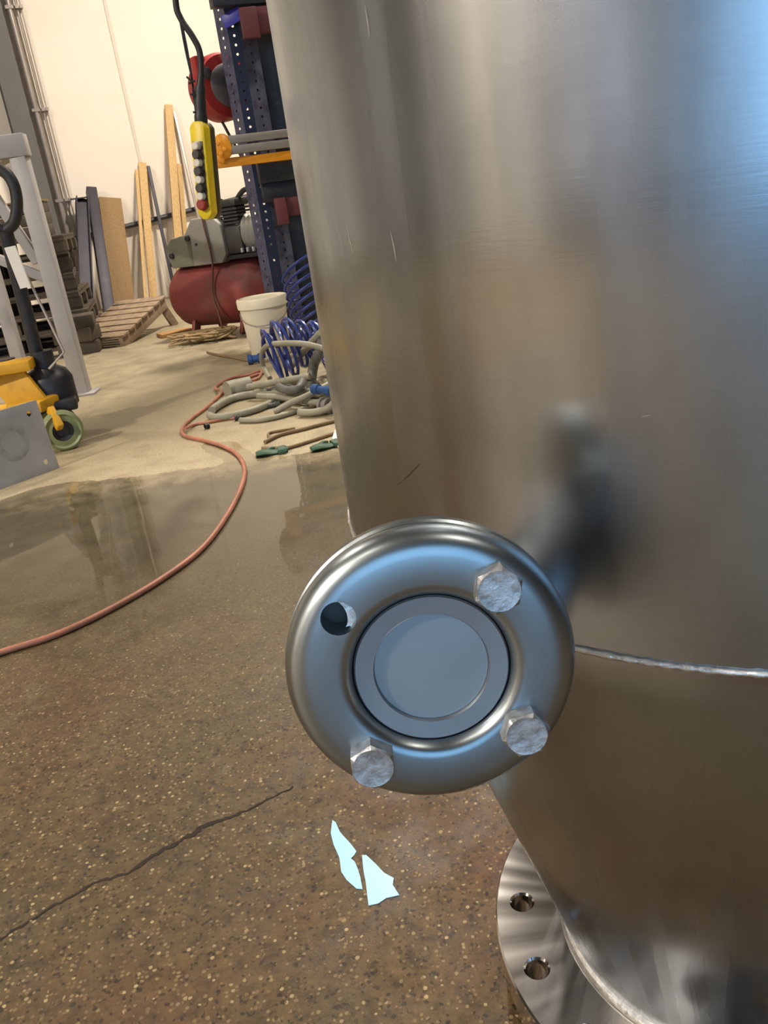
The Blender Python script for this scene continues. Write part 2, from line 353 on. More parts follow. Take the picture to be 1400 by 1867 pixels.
def boolean(o, cutters):
    """cut holes: evaluate an exact boolean into the mesh itself"""
    cm = bpy.data.meshes.new('cut'); c = MB()
    for q in cutters: c.add(q.v, q.f)
    cm.from_pydata([tuple(v) for v in c.v], [], c.f); bm = bmesh.new(); bm.from_mesh(cm); bmesh.ops.recalc_face_normals(bm, faces=bm.faces); bm.to_mesh(cm); bm.free()
    co = bpy.data.objects.new('cut', cm); COL.objects.link(co); co.parent = o.parent
    md = o.modifiers.new('b', 'BOOLEAN'); md.object = co; md.operation = 'DIFFERENCE'; md.solver = 'EXACT'
    bpy.context.view_layer.update()
    dg = bpy.context.evaluated_depsgraph_get(); me = bpy.data.meshes.new_from_object(o.evaluated_get(dg))
    o.modifiers.clear(); old = o.data; me.name = old.name; o.data = me
    bpy.data.objects.remove(co); bpy.data.meshes.remove(cm)
    me.shade_smooth(); me.set_sharp_from_angle(angle=radians(38)); return o
def dup(root, loc, rz, label, group=None):
    r = root.copy(); COL.objects.link(r); r.location = loc; r.rotation_euler.z = rz; r['label'] = label
    if group: r['group'] = group
    for ch in list(root.children):
        c = ch.copy(); COL.objects.link(c); c.parent = r
        for g in ch.children:
            d = g.copy(); COL.objects.link(d); d.parent = c
    return r

# ------------------------------------------------------------------ the hall
def quad(name, a, b, c, d, m, thick=.1, out=(0, 0, -1)):
    o = Vector(out)*thick; vs = [Vector(p) for p in (a, b, c, d)]; vs += [p+o for p in vs]
    return struct(MB().add(vs, [(0, 1, 2, 3), (7, 6, 5, 4), (0, 4, 5, 1), (1, 5, 6, 2), (2, 6, 7, 3), (3, 7, 4, 0)]).build(name, m))
floor = quad('floor', R2(EL, NF-.2), R2(ER, NF-.2), R2(ER, NB), R2(EL, NB), M['floor'])
wall_back = quad('wall_back', R2(EL, NB), R2(ER, NB), R2(ER, NB, HT), R2(EL, NB, HT), M['wall'], out=EN)
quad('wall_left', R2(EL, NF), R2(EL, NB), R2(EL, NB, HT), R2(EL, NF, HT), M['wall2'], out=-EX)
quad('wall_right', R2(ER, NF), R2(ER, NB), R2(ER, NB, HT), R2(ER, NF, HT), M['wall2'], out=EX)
quad('ceiling', R2(EL, NF, HT), R2(ER, NF, HT), R2(ER, NB, HT), R2(EL, NB, HT), M['ceiling'], out=(0, 0, 1))
fw = MB()
for e0, e1, z0, z1 in ((EL, DOOR[0], 0, HT), (DOOR[1], ER, 0, HT), (DOOR[0], DOOR[1], DOOR[2], HT)):
    fw.box(R2((e0+e1)/2, NF-.1, (z0+z1)/2), (e1-e0, .2, z1-z0), Matrix.Rotation(PHI, 3, 'Z'))
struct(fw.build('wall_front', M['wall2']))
df = MB()
for e in DOOR[:2]: df.box(R2(e, NF, DOOR[2]/2), (.12, .3, DOOR[2]), Matrix.Rotation(PHI, 3, 'Z'))
df.box(R2((DOOR[0]+DOOR[1])/2, NF, DOOR[2]+.15), (DOOR[1]-DOOR[0]+.3, .35, .3), Matrix.Rotation(PHI, 3, 'Z'))
struct(df.build('door_1', M['column'], bevel=.005))
yard = struct(MB().box(R2(-2, NF-6.2, -.08), (22, 12, .1), Matrix.Rotation(PHI, 3, 'Z')).build('trim_1', mat('yard_asphalt', sr('8a8c90'), .9, 0, .2, 2)))
dd = MB()
for k in range(8): dd.box(R2(EL+.03, 1.75, .29+.58*k), (.05, 2.3, .57), Matrix.Rotation(PHI, 3, 'Z'))
struct(dd.build('added_white_door', M['wall'], bevel=.008))  # unseen white door added to put a pale band in the tank's reflection
# unseen glowing window added in the left wall for the tank's bright streak
gm, gnt, gp = nodes('added_glow_glass'); gp.inputs['Base Color'].default_value = (.8, .8, .8, 1); gp.inputs['Emission Color'].default_value = (1.0, .90, .90, 1); gp.inputs['Emission Strength'].default_value = 3.2
wf = MB()
for n_, w_ in ((-2.9, .08), (-2.2, .08)): wf.box(R2(EL+.05, n_, 2.9), (.1, w_, 4.6), Matrix.Rotation(PHI, 3, 'Z'))
for z_ in (.6, 2.1, 3.6, 5.2): wf.box(R2(EL+.05, -2.55, z_), (.1, .78, .07), Matrix.Rotation(PHI, 3, 'Z'))
win = struct(wf.build('added_window', M['column']))
for z_ in (1.35, 2.85, 4.4): MB().box(R2(EL+.03, -2.55, z_), (.02, .62, 1.43 if z_ < 4 else 1.53), Matrix.Rotation(PHI, 3, 'Z')).build('glow_pane', gm, win)
# joint between two wall panels: a shallow cover strip
jb, jt = onwall(280, 420, 0.004), onwall(190, -20, 0.004)
jx = (jb.dot(EX)+jt.dot(EX))/2
MB().box(R2(jx, NB-.003, HT/2), (.035, .012, HT), Matrix.Rotation(PHI, 3, 'Z')).build('panel_joint', mat('joint_paint', sr('d6ccbe'), .8, 0, .05, 3), wall_back)

# lamps: high bays that hang from the ceiling, each with its own light
def high_bay(x, y, z, watts, col, label, size=.5):
    t = thing('high_bay_lamp', label, 'lamp', (x, y, z), 0, 'high bay lamps under the ceiling')
    MB().lathe([(.06, .42), (.07, .40), (.12, .30), (.28, .06), (.30, .0), (.285, .0), (.26, .06), (.10, .29), (.0001, .29)], 24, Matrix.Translation((x, y, z))).build('shade', M['lampglass'], t)
    MB().tube([(x, y, z+.4), (x, y, HT)], .012, 6).build('rod', M['black2'], t)
    l = bpy.data.lights.new('lamp_light', 'AREA'); l.shape = 'DISK'; l.size = size; l.energy = watts; l.color = col
    o = bpy.data.objects.new('lamp_light', l); COL.objects.link(o); o.parent = t; o.location = (0, 0, .02)
WARM = (1.0, .89, .76)
for i, (x, y, wt) in enumerate(((.3, 7.4, 470), (-3.6, 4.6, 120), (-6.3, -1.9, 1000), (-2.4, -1.0, 30), (2.8, 4.6, 170), (2.4, -.6, 50))):
    high_bay(x, y, 5.4, wt, WARM, ['high bay lamp nearest the white back wall', 'high bay lamp above the pallet stack', 'high bay lamp over the open floor on the left',
             'high bay lamp behind the viewer, near the door', 'high bay lamp behind the steel tank', 'high bay lamp above the viewer on the right'][i])

# steel column and conduits on the back wall, far left
tx = onwall(22, 160, .3).dot(EX)+.1
t = thing('steel_column', 'dark grey steel column against the white wall at far left', 'column', R2(tx-.1, NB-.16))
RZ = Matrix.Rotation(PHI, 3, 'Z')
MB().box(R2(tx-.1, NB-.30, HT/2), (.20, .018, HT), RZ).build('flange', M['column'], t)
MB().box(R2(tx-.1, NB-.02, HT/2), (.20, .018, HT), RZ).build('flange', M['column'], t)
MB().box(R2(tx-.1, NB-.16, HT/2), (.014, .262, HT), RZ).build('web', M['column'], t)
for k, (dx, r, lab) in enumerate(((.09, .032, 'thick pale conduit beside the dark column on the white wall'), (.165, .011, 'middle pale conduit of three on the white wall'), (.205, .008, 'thinnest pale conduit, right of the other two on the white wall'))):
    c = thing('conduit', lab, 'pipe', R2(tx+dx, NB-.05), 0, 'vertical conduits by the column')
    MB().tube([R2(tx+dx, NB-.05, 0.02), R2(tx+dx, NB-.05, HT)], r, 10).build('pipe', M['conduit'], c)
    for z in (1.2, 2.1, 3.05, 4.2): MB().box(R2(tx+dx, NB-.045, z), (r*2+.016, .08, .03), RZ).build('clip', M['conduit'], c)
# dark sloping pipe low on the back wall
a, b = onwall(60, 455, .06), onwall(620, 316, .06)
t = tag(MB().tube([a, a.lerp(b, .5), b], .028, 8).build('wall_pipe', M['beam'], org=a), 'dark thin pipe sloping along the white wall behind the boards', 'pipe')

# ------------------------------------------------------------------ floor details
def strip(pts, wid, z, name, m, parent):
    b = MB(); vs = []; n = len(pts)
    for i, p in enumerate(pts):
        tdir = (pts[min(i+1, n-1)]-pts[max(i-1, 0)]).normalized(); s = Vector((-tdir.y, tdir.x, 0))*(wid[i] if isinstance(wid, list) else wid)
        vs += [p+s+Vector((0, 0, z)), p-s+Vector((0, 0, z))]
    return b.add(vs, [(2*i, 2*i+1, 2*i+3, 2*i+2) for i in range(n-1)]).build(name, m, parent)
cp = [fp(*q) for q in ((-60, 1748), (0, 1712), (60, 1675), (110, 1645), (170, 1612), (232, 1592), (300, 1548), (350, 1522), (372, 1506), (420, 1490), (455, 1475), (500, 1452), (540, 1432))]
cs = []
rr = random.Random(3)
for i in range(len(cp)-1):
    for j in range(6):
        cs.append(cp[i].lerp(cp[i+1], j/6)+Vector((rr.uniform(-.0025, .0025), rr.uniform(-.0025, .0025), 0)))
nc = len(cs)
cw = [(.0026 if i < nc*.42 else .0042 if i < nc*.8 else .0018)*rr.uniform(.5, 1.25) for i in range(nc)]
part_label(strip(cs, cw, .0006, 'crack', M['crack'], floor), 'dark crack across the brown concrete')
chips = {0: MB(), 1: MB()}
for i in range(380):
    y = .55+1.55*rr.random()**1.3; x = rr.uniform(-1.0, .5)*(.55+y*.35)
    if hypot(x-.32, y-.71) < .30: continue
    r = rr.uniform(.0014, .0046)*(1.2 if rr.random() < .1 else 1); n = rr.choice((5, 6, 7)); a0 = rr.random()*6
    e = rr.uniform(.5, 1); b = chips[0 if rr.random() < .6 else 1]
    base = [(r*cos(a0+2*pi*k/n)*rr.uniform(.7, 1.1), e*r*sin(a0+2*pi*k/n)*rr.uniform(.7, 1.1)) for k in range(n)]
    rot = rr.random()*3
    f = lambda p, s, z: Vector((x+s*(p[0]*cos(rot)-p[1]*sin(rot)), y+s*(p[0]*sin(rot)+p[1]*cos(rot)), z))
    vs = [f(p, 1, 0) for p in base]+[f(p, .75, r*.22) for p in base]
    b.add(vs, [tuple(range(n, 2*n))]+[(k, (k+1) % n, n+(k+1) % n, n+k) for k in range(n)])
for k, nm in ((0, 'chip_a'), (1, 'chip_b')):
    o = chips[k].build('aggregate', M[nm], floor, angle=20); o['kind'] = 'stuff'
far = [(-120, 945), (-60, 930), (0, 912), (60, 893), (130, 878), (180, 876), (228, 871), (262, 868), (300, 862), (345, 856), (385, 852), (408, 846), (402, 836), (378, 828), (362, 812),
       (385, 806), (430, 806), (450, 818), (470, 832), (520, 833), (560, 826), (610, 815), (650, 812), (700, 820), (760, 840)]
wp = []
for i in range(len(far)-1):
    for j in range(5):
        q = fp(*far[i]).lerp(fp(*far[i+1]), j/5); wp.append(q+Vector((rr.uniform(-.006, .006), rr.uniform(-.012, .012), 0)))
wp += [Vector((.4, 2.4, 0)), Vector((.1, 1.4, 0)), Vector((-.4, 1.1, 0)), Vector((-1.3, 1.1, 0)), Vector((-1.9, 1.8, 0))]
pud = MB(); pud.add([p+Vector((0, 0, .0012)) for p in wp], [tuple(range(len(wp)))])
tag(pud.build('puddle', M['water'], org=Vector((-.6, 2.4, .0))), 'thin sheet of water over the brown concrete, mirroring the wall', 'puddle')
# daylight glint on the wet floor, laid as two flat pale-blue pieces
sc = thing('daylight_glint', 'bright pale blue glint of daylight on the brown floor, laid as two flat pieces', 'scrap', fp(665, 1575))
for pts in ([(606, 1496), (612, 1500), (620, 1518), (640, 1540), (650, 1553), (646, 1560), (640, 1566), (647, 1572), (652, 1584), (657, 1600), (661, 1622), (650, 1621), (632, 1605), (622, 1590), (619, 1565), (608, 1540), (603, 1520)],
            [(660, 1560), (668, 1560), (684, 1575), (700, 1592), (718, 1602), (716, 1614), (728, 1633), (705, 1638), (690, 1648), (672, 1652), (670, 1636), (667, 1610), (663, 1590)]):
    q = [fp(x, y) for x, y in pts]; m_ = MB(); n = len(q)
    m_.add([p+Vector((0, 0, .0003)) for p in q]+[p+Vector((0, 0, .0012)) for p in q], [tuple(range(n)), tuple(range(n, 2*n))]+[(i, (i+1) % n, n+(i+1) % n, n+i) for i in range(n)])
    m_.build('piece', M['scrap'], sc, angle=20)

# ------------------------------------------------------------------ the steel tank
TC = Vector((.3225, .7128, 0)); TR = .3532; ZS = .615; ZF = .075; RN = .184; FR = .2645
tank = thing('steel_tank', 'large brushed stainless steel tank with conical base, filling the right side', 'tank', TC)
def T0(z=0): return Matrix.Translation(TC+Vector((0, 0, z)))
def wavy(prof, n, amp):
    """lathe of slightly uneven rolled sheet: shallow ripples run up the plate"""
    b_ = MB().lathe(prof, n, T0()); q_ = random.Random(5); terms = [(k, q_.uniform(0, 6.28), q_.uniform(-2.2, 2.2), q_.uniform(.5, 1)/k) for k in (7, 11, 13, 17, 19, 23, 29, 31, 37, 43)]
    for v in b_.v:
        d_ = v-TC; a_ = atan2(d_.y, d_.x); r_ = hypot(d_.x, d_.y)
        f_ = sum(wt*sin(k*a_+ph+tw*d_.z) for k, ph, tw, wt in terms)*amp*min(1, abs(d_.z-ZS)/.04, max(0, (d_.z-.09)/.05))
        if r_ > .05: v.x += d_.x/r_*f_; v.y += d_.y/r_*f_
    return b_
wavy([(TR, ZS+(1.85-ZS)*i/48) for i in range(49)]+[(TR*.93, 1.92), (TR*.7, 1.98), (.001, 2.02)], 320, .0030).build('shell', M['shell'], tank)
wavy([(TR, ZS), (TR-.0005, ZS-.012)]+[(TR-.0005+(RN-TR)*t, ZS-.012+(.082-ZS+.012)*t) for t in [i/24 for i in range(1, 25)]], 320, .0022).build('cone', M['cone'], tank)
b = MB(); n = 420; prof = 6; vs = []
for i in range(n):
    a = 2*pi*i/n; rr_ = TR+.0008; bead = .0016+.0005*sin(i*2.9)+.0003*random.random()
    zz = ZS-.002+.0008*sin(a*7)
    for k in range(prof):
        q = 2*pi*k/prof; vs.append(TC+Vector(((rr_+bead*cos(q))*cos(a), (rr_+bead*cos(q))*sin(a), zz+1.15*bead*sin(q))))
b.add(vs, [(i*prof+k, i*prof+(k+1) % prof, ((i+1) % n)*prof+(k+1) % prof, ((i+1) % n)*prof+k) for i in range(n) for k in range(prof)])
part_label(b.build('weld_seam', M['weld'], tank, angle=80), 'rippled bright weld bead between shell and cone')
# outlet flange with sixteen bolt holes
fl = MB().lathe([(RN-.03, ZF), (FR-.002, ZF), (FR, ZF-.002), (FR, ZF-.034), (FR-.002, ZF-.036), (RN-.03, ZF-.036)], 160, Matrix.Identity(4), closed=True).build('outlet_flange', M['faced'], None)
ORG[fl] = TC; fl.parent = tank
cut = []
for k in range(16):
    a = radians(167.3+22.5*k); c = Vector((.2335*cos(a), .2335*sin(a), 0))
    cut.append(MB().lathe([(.0125, -.1), (.0125, ZF-.0022), (.0147, ZF+.0002), (.0147, ZF+.01)], 28, Matrix.Translation(c), cap0=True, cap1=True))
boolean(fl, cut); part_label(fl, 'polished flange ring with bolt holes')
MB().lathe([(RN-.001, .083), (RN+.004, .082), (RN+.006, .078), (RN+.006, ZF+.0005)], 160, T0()).build('base_weld', M['weld'], tank)
MB().lathe([(FR-.05, ZF-.036), (FR-.05, .0), (FR-.07, .0), (FR-.07, ZF-.036)], 96, T0(), closed=True).build('foot_ring', M['dark_steel'], tank)

# side nozzle with pressed loose flange
FC = at(789, 1229, .355); FR1 = .0727
TU = radians(6); NT = axes((1, 0, 0), (0, sin(TU), cos(TU)), (0, cos(TU), -sin(TU)), FC)           # z runs into the tank, y up (mirror kept by recalc)
MB().tube(smooth([FC+Vector((0, .012, -.001)), FC+Vector((.002, .035, -.003)), FC+Vector((.022, .068, -.016)), FC+Vector((.06, .11, -.032)), FC+Vector((.12, .17, -.04))], 6), .031, 40).build('nozzle_pipe', M['stub'], tank)
def ring(prof, name, m, n=128): return MB().lathe(prof, n, NT, closed=True).build(name, m, tank)
front = ring([(.0385, .016), (.0385, .0105), (.0393, .0062), (.0412, .0026), (.0435, .0007), (.0465, 0), (.0600, 0), (.0640, .0007), (.0680, .0026), (.0708, .0058), (.0724, .0100), (FR1, .0140), (.0724, .0160)], 'loose_flange', M['pressed'])
ring([(.036, .0162), (.0690, .0162), (.0690, .0196), (.036, .0196)], 'gasket', M['dark_steel'])  # left uncut, its dark colour stands for shade in the empty bolt hole
back = ring([(.0345, .0198), (.0715, .0198), (FR1, .0210), (FR1, .0262), (.0710, .0290), (.066, .0312), (.045, .0312), (.0345, .0312)], 'backing_flange', M['pressed'])
PCD = .0543
def pos(a, z): return NT @ Vector((PCD*cos(radians(a)), PCD*sin(radians(a)), z))
HA = (139, 49, -41, -131)
def local_cut(a, r, z0, z1, dx=0, dy=0):
    q = MB().lathe([(r, z0), (r, z1)], 28, NT @ Matrix.Translation((PCD*cos(radians(a))+dx, PCD*sin(radians(a))+dy, 0)), cap0=True, cap1=True)
    q.v = [v-TC for v in q.v]; return q
boolean(front, [local_cut(HA[0], .0086, -.02, .0175)])
boolean(back, [local_cut(HA[0], .0086, .0150, .05, -.0045, -.001)])
part_label(MB().prism([(.0045+.0070*cos(radians(-75+10*i)), .0086*sin(radians(-75+10*i))) for i in range(16)]+[(-.0012+.0050*cos(radians(70-10*i)), .0080*sin(radians(70-10*i))) for i in range(15)], .0060, .0075, NT @ Matrix.Translation((PCD*cos(radians(HA[0])), PCD*sin(radians(HA[0])), 0)) @ Matrix.Rotation(.25, 4, 'Z')).build('backing_edge', M['weld'], tank), 'edge of the misaligned backing ring inside the empty bolt hole')
# pipe end seen inside the pressed flange, and the recessed blanking disc
ring([(.0290, .0062), (.0378, .0056), (.0386, .0066), (.0386, .0150), (.0290, .0150)], 'pipe_end', M['stub'])
MB().lathe([(.0288, .0150), (.0288, .0092), (.0283, .0088), (.0001, .0088)], 96, NT).build('blanking_disc', M['disc'], tank)
MB().lathe([(.0292, .0063), (.0289, .0061), (.0286, .0068), (.0286, .010)], 96, NT).build('inner_lip', M['stub'], tank)
def hexagon(r, rot): return [(r*cos(pi/3*k+rot), r*sin(pi/3*k+rot)) for k in range(6)]
for i, (a, rot) in enumerate(((HA[1], .30), (HA[2], .12), (HA[3], .48))):
    c = pos(a, 0); BT = axes((1, 0, 0), (0, sin(TU), cos(TU)), (0, -cos(TU), sin(TU)), c)        # z toward the viewer
    bo = MB()
    R_ = .0121
    bo.prism(hexagon(R_, rot), .0, .0078, BT)
    hexa = hexagon(R_, rot); n6 = 24
    # chamfered crown: from the hexagon to a circle
    ring_h = []
    for k in range(n6):
        th = 2*pi*k/n6+rot; ph = ((th-rot) % (pi/3))-pi/6; rad = R_*cos(pi/6)/cos(ph); ring_h.append((rad*cos(th), rad*sin(th), .0078))
    ring_c = [(R_*.84*cos(2*pi*k/n6+rot), R_*.84*sin(2*pi*k/n6+rot), .0092) for k in range(n6)]
    ring_d = [(R_*.70*cos(2*pi*k/n6+rot), R_*.70*sin(2*pi*k/n6+rot), .0090) for k in range(n6)]
    vs = [BT @ Vector(v) for v in ring_h+ring_c+ring_d]
    bo.add(vs, [(k, (k+1) % n6, n6+(k+1) % n6, n6+k) for k in range(n6)]+[(n6+k, n6+(k+1) % n6, 2*n6+(k+1) % n6, 2*n6+k) for k in range(n6)]+[tuple(range(2*n6, 3*n6))])
    bo.lathe([(.007, .001), (.007, -.036)], 16, BT, cap1=True)
    ob = bo.build('bolt', M['zinc'], tank, angle=25)
# scuffs and scratches on the shell: thin smears a hair above the steel
def on_tank(px, py):
    v = ray(px, py); hx, hy = v.x, v.y; a = hx*hx+hy*hy; bq = -2*(hx*TC.x+hy*TC.y); c = TC.x**2+TC.y**2-(TR+.0002)**2
    D = bq*bq-4*a*c; t = (-bq-sqrt(max(D, 0)))/2/a; return v*t+Vector((0, 0, CH))
def scuffs(lines, wid, name, m, label):
    for ln in lines:
        P = [on_tank(*q) for q in ln]; n = len(P); vs = []; b = MB()
        for i, p in enumerate(P):
            td = (P[min(i+1, n-1)]-P[max(i-1, 0)]).normalized(); nr = Vector((p.x-TC.x, p.y-TC.y, 0)).normalized(); s = td.cross(nr)*wid*(.35 if i in (0, n-1) else 1)
            vs += [p+s, p-s]
        b.add(vs, [(2*i, 2*i+1, 2*i+3, 2*i+2) for i in range(n-1)])
        o = b.build(name, m, tank); part_label(o, label)
scuffs([[(946, 305), (948, 320), (945, 340), (943, 358)], [(1040, 985), (1043, 1005), (1038, 1030)], [(1035, 980), (1033, 1000), (1036, 1018)], [(1098, 1075), (1092, 1085)], [(700, 905), (740, 870), (765, 845)]],
       .00045, 'scuff', mat('grey_scuff', sr('4c4640'), .6, .3, .3, 200), 'dark scuff mark on the steel')
scuffs([[(614, 415), (622, 440), (626, 470)], [(632, 412), (638, 440), (644, 462)], [(711, 420), (718, 450), (722, 478)], [(665, 10), (670, 40), (673, 68)], [(862, 100), (864, 120)], [(970, 228), (1000, 226), (1010, 227)], [(845, 290), (850, 286)], [(960, 640), (985, 638)], [(1000, 560), (1020, 559)], [(540, 90), (545, 132)], [(1170, 760), (1185, 757)]],
       .0004, 'scratch', mat('bright_scratch', sr('cfc9c2'), .4, .6, .1, 200), 'fine bright scratch on the steel')

# ------------------------------------------------------------------ pendant control on its cable
YP = 3.4
pt, pb = at(367, 222, YP), at(384, 400, YP)
t = thing('pendant_control', 'yellow crane pendant control with a column of buttons, hanging on a black cable', 'remote control', pt)
ax = (pt-pb).normalized(); PX = Vector((cos(radians(-24)), sin(radians(-24)), 0)); PX = (PX-ax*PX.dot(ax)).normalized(); PY = ax.cross(PX)*1  # PY away from viewer
if PY.y < 0: PY = -PY
hh = (pt-pb).length; pw = .062; pd = .075
PT = axes(PX, ax, -PY, (pt+pb)/2)                       # x right, y up, z to the viewer
def PB(c, d): return c, d
body = MB()
pts = [(-pw/2, -hh/2+.02), (-pw/2+.02, -hh/2), (pw/2-.02, -hh/2), (pw/2, -hh/2+.02), (pw/2, hh/2-.02), (pw/2-.015, hh/2), (-pw/2+.015, hh/2), (-pw/2, hh/2-.02)]
body.prism(pts, -pd*.1, pd/2, PT); body.build('front_housing', M['yellow'], t, bevel=.007)
MB().prism([(x*1.0, y*.995) for x, y in pts], -pd*.55, -pd*.1-.0005, PT).build('back_housing', mat('dark_olive_plastic', sr('4a4426'), .5), t, bevel=.008)
MB().prism([(-.021, -hh*.37), (.021, -hh*.37), (.021, hh*.30), (-.021, hh*.30)], pd/2, pd/2+.003, PT).build('button_panel', mat('dark_button_panel', sr('3f3819'), .5), t, bevel=.002)
bn = 8
for k in range(bn):
    y = hh*(.255-.085*k); white = k % 2 == 0
    m_ = M['button_white'] if white else M['button_dark']; r = .014 if white else .0165
    if k == bn-1: m_ = M['red_button']; r = .019
    q = MB().lathe([(r*1.15, .003), (r*1.15, .007), (r, .009), (r, .019), (r*.8, .022), (.0005, .022)], 16, PT @ Matrix.Translation((-.001, y, pd/2)))
    part_label(q.build('button', m_, t), 'white button' if white else 'red stop button' if k == bn-1 else 'black button')
ct = [at(318, -260, YP), at(316, -120, YP), at(320, 0, YP), at(330, 35, YP), at(350, 65, YP), at(364, 95, YP), at(367, 140, YP), at(366, 160, YP)]
ct.insert(0, Vector((ct[0].x, ct[0].y, HT)))
MB().tube(smooth(ct, 6), .011, 10).build('cable', M['black'], t)
MB().tube(smooth([at(367, 135, YP), at(365, 160, YP), at(365, 185, YP), at(366, 212, YP), at(367, 224, YP)], 4), [.014]*4+[.019]*4+[.021]*4+[.024]*5, 12).build('cable_sleeve', M['black'], t)
for pl_ in ([(324, 15), (338, 90), (349, 140), (353, 175), (358, 214)], [(331, 40), (342, 95), (350, 145), (355, 180), (360, 214)]):
    MB().tube(smooth([at(x, y, YP) for x, y in pl_], 4), .0035, 6).build('strain_wire', M['black2'], t)
for a_, b_ in (((340, 140), (352, 150)), ((344, 152), (356, 147)), ((347, 172), (360, 174)), ((352, 205), (364, 203))):
    MB().tube([at(*a_, YP-.012), at(*b_, YP-.012)], .004, 6).build('cable_tie', M['black'], t)

# ------------------------------------------------------------------ blue pallet rack
def perforated(mb, p0, ux, uz, wid, h, cell, rows, hr, th, mi=0):
    """plate from p0, wid along ux, h along uz, a row of round holes each cell, holes really open"""
    nk = int(h/cell); nrm = ux.cross(uz).normalized()
    xs = [0]+[wid*(i+1)/rows for i in range(rows)]
    for k in range(nk):
        for i in range(rows):
            x0, x1 = xs[i], xs[i+1]; z0, z1 = k*cell, (k+1)*cell; cx, cz = (x0+x1)/2, (z0+z1)/2
            outer = [(x0, z0), (cx, z0), (x1, z0), (x1, cz), (x1, z1), (cx, z1), (x0, z1), (x0, cz)]
            inner = [(cx+hr*cos(a), cz+hr*sin(a)) for a in [pi*1.25+j*pi/4 for j in range(8)]]
            vs = [p0+ux*a+uz*b for a, b in outer+inner]
            mb.add(vs, [(j, (j+1) % 8, 8+(j+1) % 8, 8+j) for j in range(8)], mi)
pA = at(474, 330, 5.75); rackb = Vector((pA.x, pA.y, 0))
rk = thing('pallet_rack', 'dark blue perforated pallet rack upright with beams, behind the tank edge', 'rack', rackb)
Z = Vector((0, 0, 1)); RH = 3.6
fx = Vector((cos(radians(8)), sin(radians(8)), 0)); bx = Vector((cos(radians(38)), sin(radians(38)), 0)); bl = Vector((-cos(radians(48)), sin(radians(48)), 0))
for i, (sx_, sy_) in enumerate(((0, 0), (.25, .36))):
    p0 = rackb+Vector((sx_-.035, sy_, 0)); m_ = MB(); perforated(m_, p0, fx, Z, .07, RH, .05, 1, .0075, 0); m_.build('upright', M['rack'], rk)
    m_ = MB(); perforated(m_, p0+fx*.07, bx, Z, .115, RH, .05, 1, .008, 0); m_.build('upright_flange', M['rack_dust'], rk)
    m_ = MB(); perforated(m_, p0, bl, Z, .105, RH, .05, 1, .008, 0); m_.build('upright_flange', M['rack_dust'], rk)
    MB().box(p0+fx*.035+Vector((0, .05, .004)), (.16, .16, .008)).build('base_plate', M['rack'], rk, bevel=.002)
MB().box(Vector((at(512, 243, 6.0).x, 6.0, RH/2)), (.28, .02, RH)).build('side_panel', M['black2'], rk)
def xb(px, py, Y, ln, w, h, name, m, ang=20, dy=0):
    p = at(px, py, Y); d = Vector((cos(radians(ang)), sin(radians(ang)), 0))
    return MB().beam(p, p+d*ln, w, h).build(name, m, rk, bevel=.003)
xb(384, 2, 5.62, 1.9, .09, .07, 'shelf_beam', M['black2'])
xb(470, 312, 5.66, 1.6, .06, .15, 'cross_beam', M['black2'])
xb(478, 352, 5.70, 1.5, .05, .12, 'cross_beam', M['black2'])
for (q0, q1) in (((407, 42), (440, 22)),):
    a, b = at(*q0, 5.68), at(*q1, 5.66); part_label(MB().beam(a, b, .012, .07).build('brace', M['rack_lip'], rk, bevel=.002), 'bright blue slanting brace')
a = at(455, 42, 5.60); part_label(MB().box(a, (.10, .04, .16), Matrix.Rotation(.25, 3, 'Z')).build('beam_connector', M['rack_red'], rk, bevel=.006), 'dull red beam connector')
a = at(486, 36, 5.70); part_label(MB().box(a, (.14, .04, .14), Matrix.Rotation(.25, 3, 'Z')).build('beam_connector', M['rack_red'], rk, bevel=.006), 'dull red beam connector')
a = at(513, 385, 5.66); part_label(MB().box(a, (.07, .05, .16), Matrix.Rotation(.25, 3, 'Z')).build('beam_connector', M['rack_red'], rk, bevel=.006), 'dull red beam connector')
a = at(533, 376, 5.72); part_label(MB().box(a, (.11, .05, .11), Matrix.Rotation(.25, 3, 'Z')).build('beam_connector', M['rack_red'], rk, bevel=.006), 'dull red beam connector')

# orange-ended rail hung across the rack
YC = 5.45
a, b = at(418, 265, YC), at(560, 248, YC+.18); t = thing('clamp_rail', 'grey twin rail with orange end bracket and orange bar under it, across the rack', 'clamp', at(405, 270, YC))
dz = Vector((0, 0, .028))
MB().beam(a+dz, b+dz, .05, .045).build('rail', M['alu'], t, bevel=.004)
MB().beam(a-dz, b-dz, .05, .045).build('rail', M['alu'], t, bevel=.004)
c = at(406, 268, YC)
MB().lathe([(.0005, -.045), (.035, -.045), (.052, -.03), (.056, 0), (.052, .03), (.035, .045), (.0005, .045)], 20, along(c, c+Vector((.5, -.8, .1))) @ Matrix.Diagonal((1, 1.3, 1, 1))).build('end_bracket', M['orange'], t)
for dx_, dz_ in ((-.02, .02), (.015, -.015), (-.01, -.035)):
    MB().lathe([(.012, .0), (.012, .012), (.0005, .014)], 10, along(c+Vector((dx_, -.048, dz_)), c+Vector((dx_, -1, dz_)))).build('bolt', M['orange'], t)
MB().beam(at(404, 284, YC), at(402, 297, YC), .05, .05).build('bracket_leg', M['orange'], t, bevel=.006)
MB().beam(at(396, 299, YC), at(560, 279, YC+.18), .04, .05).build('lower_bar', M['orange'], t, bevel=.004)

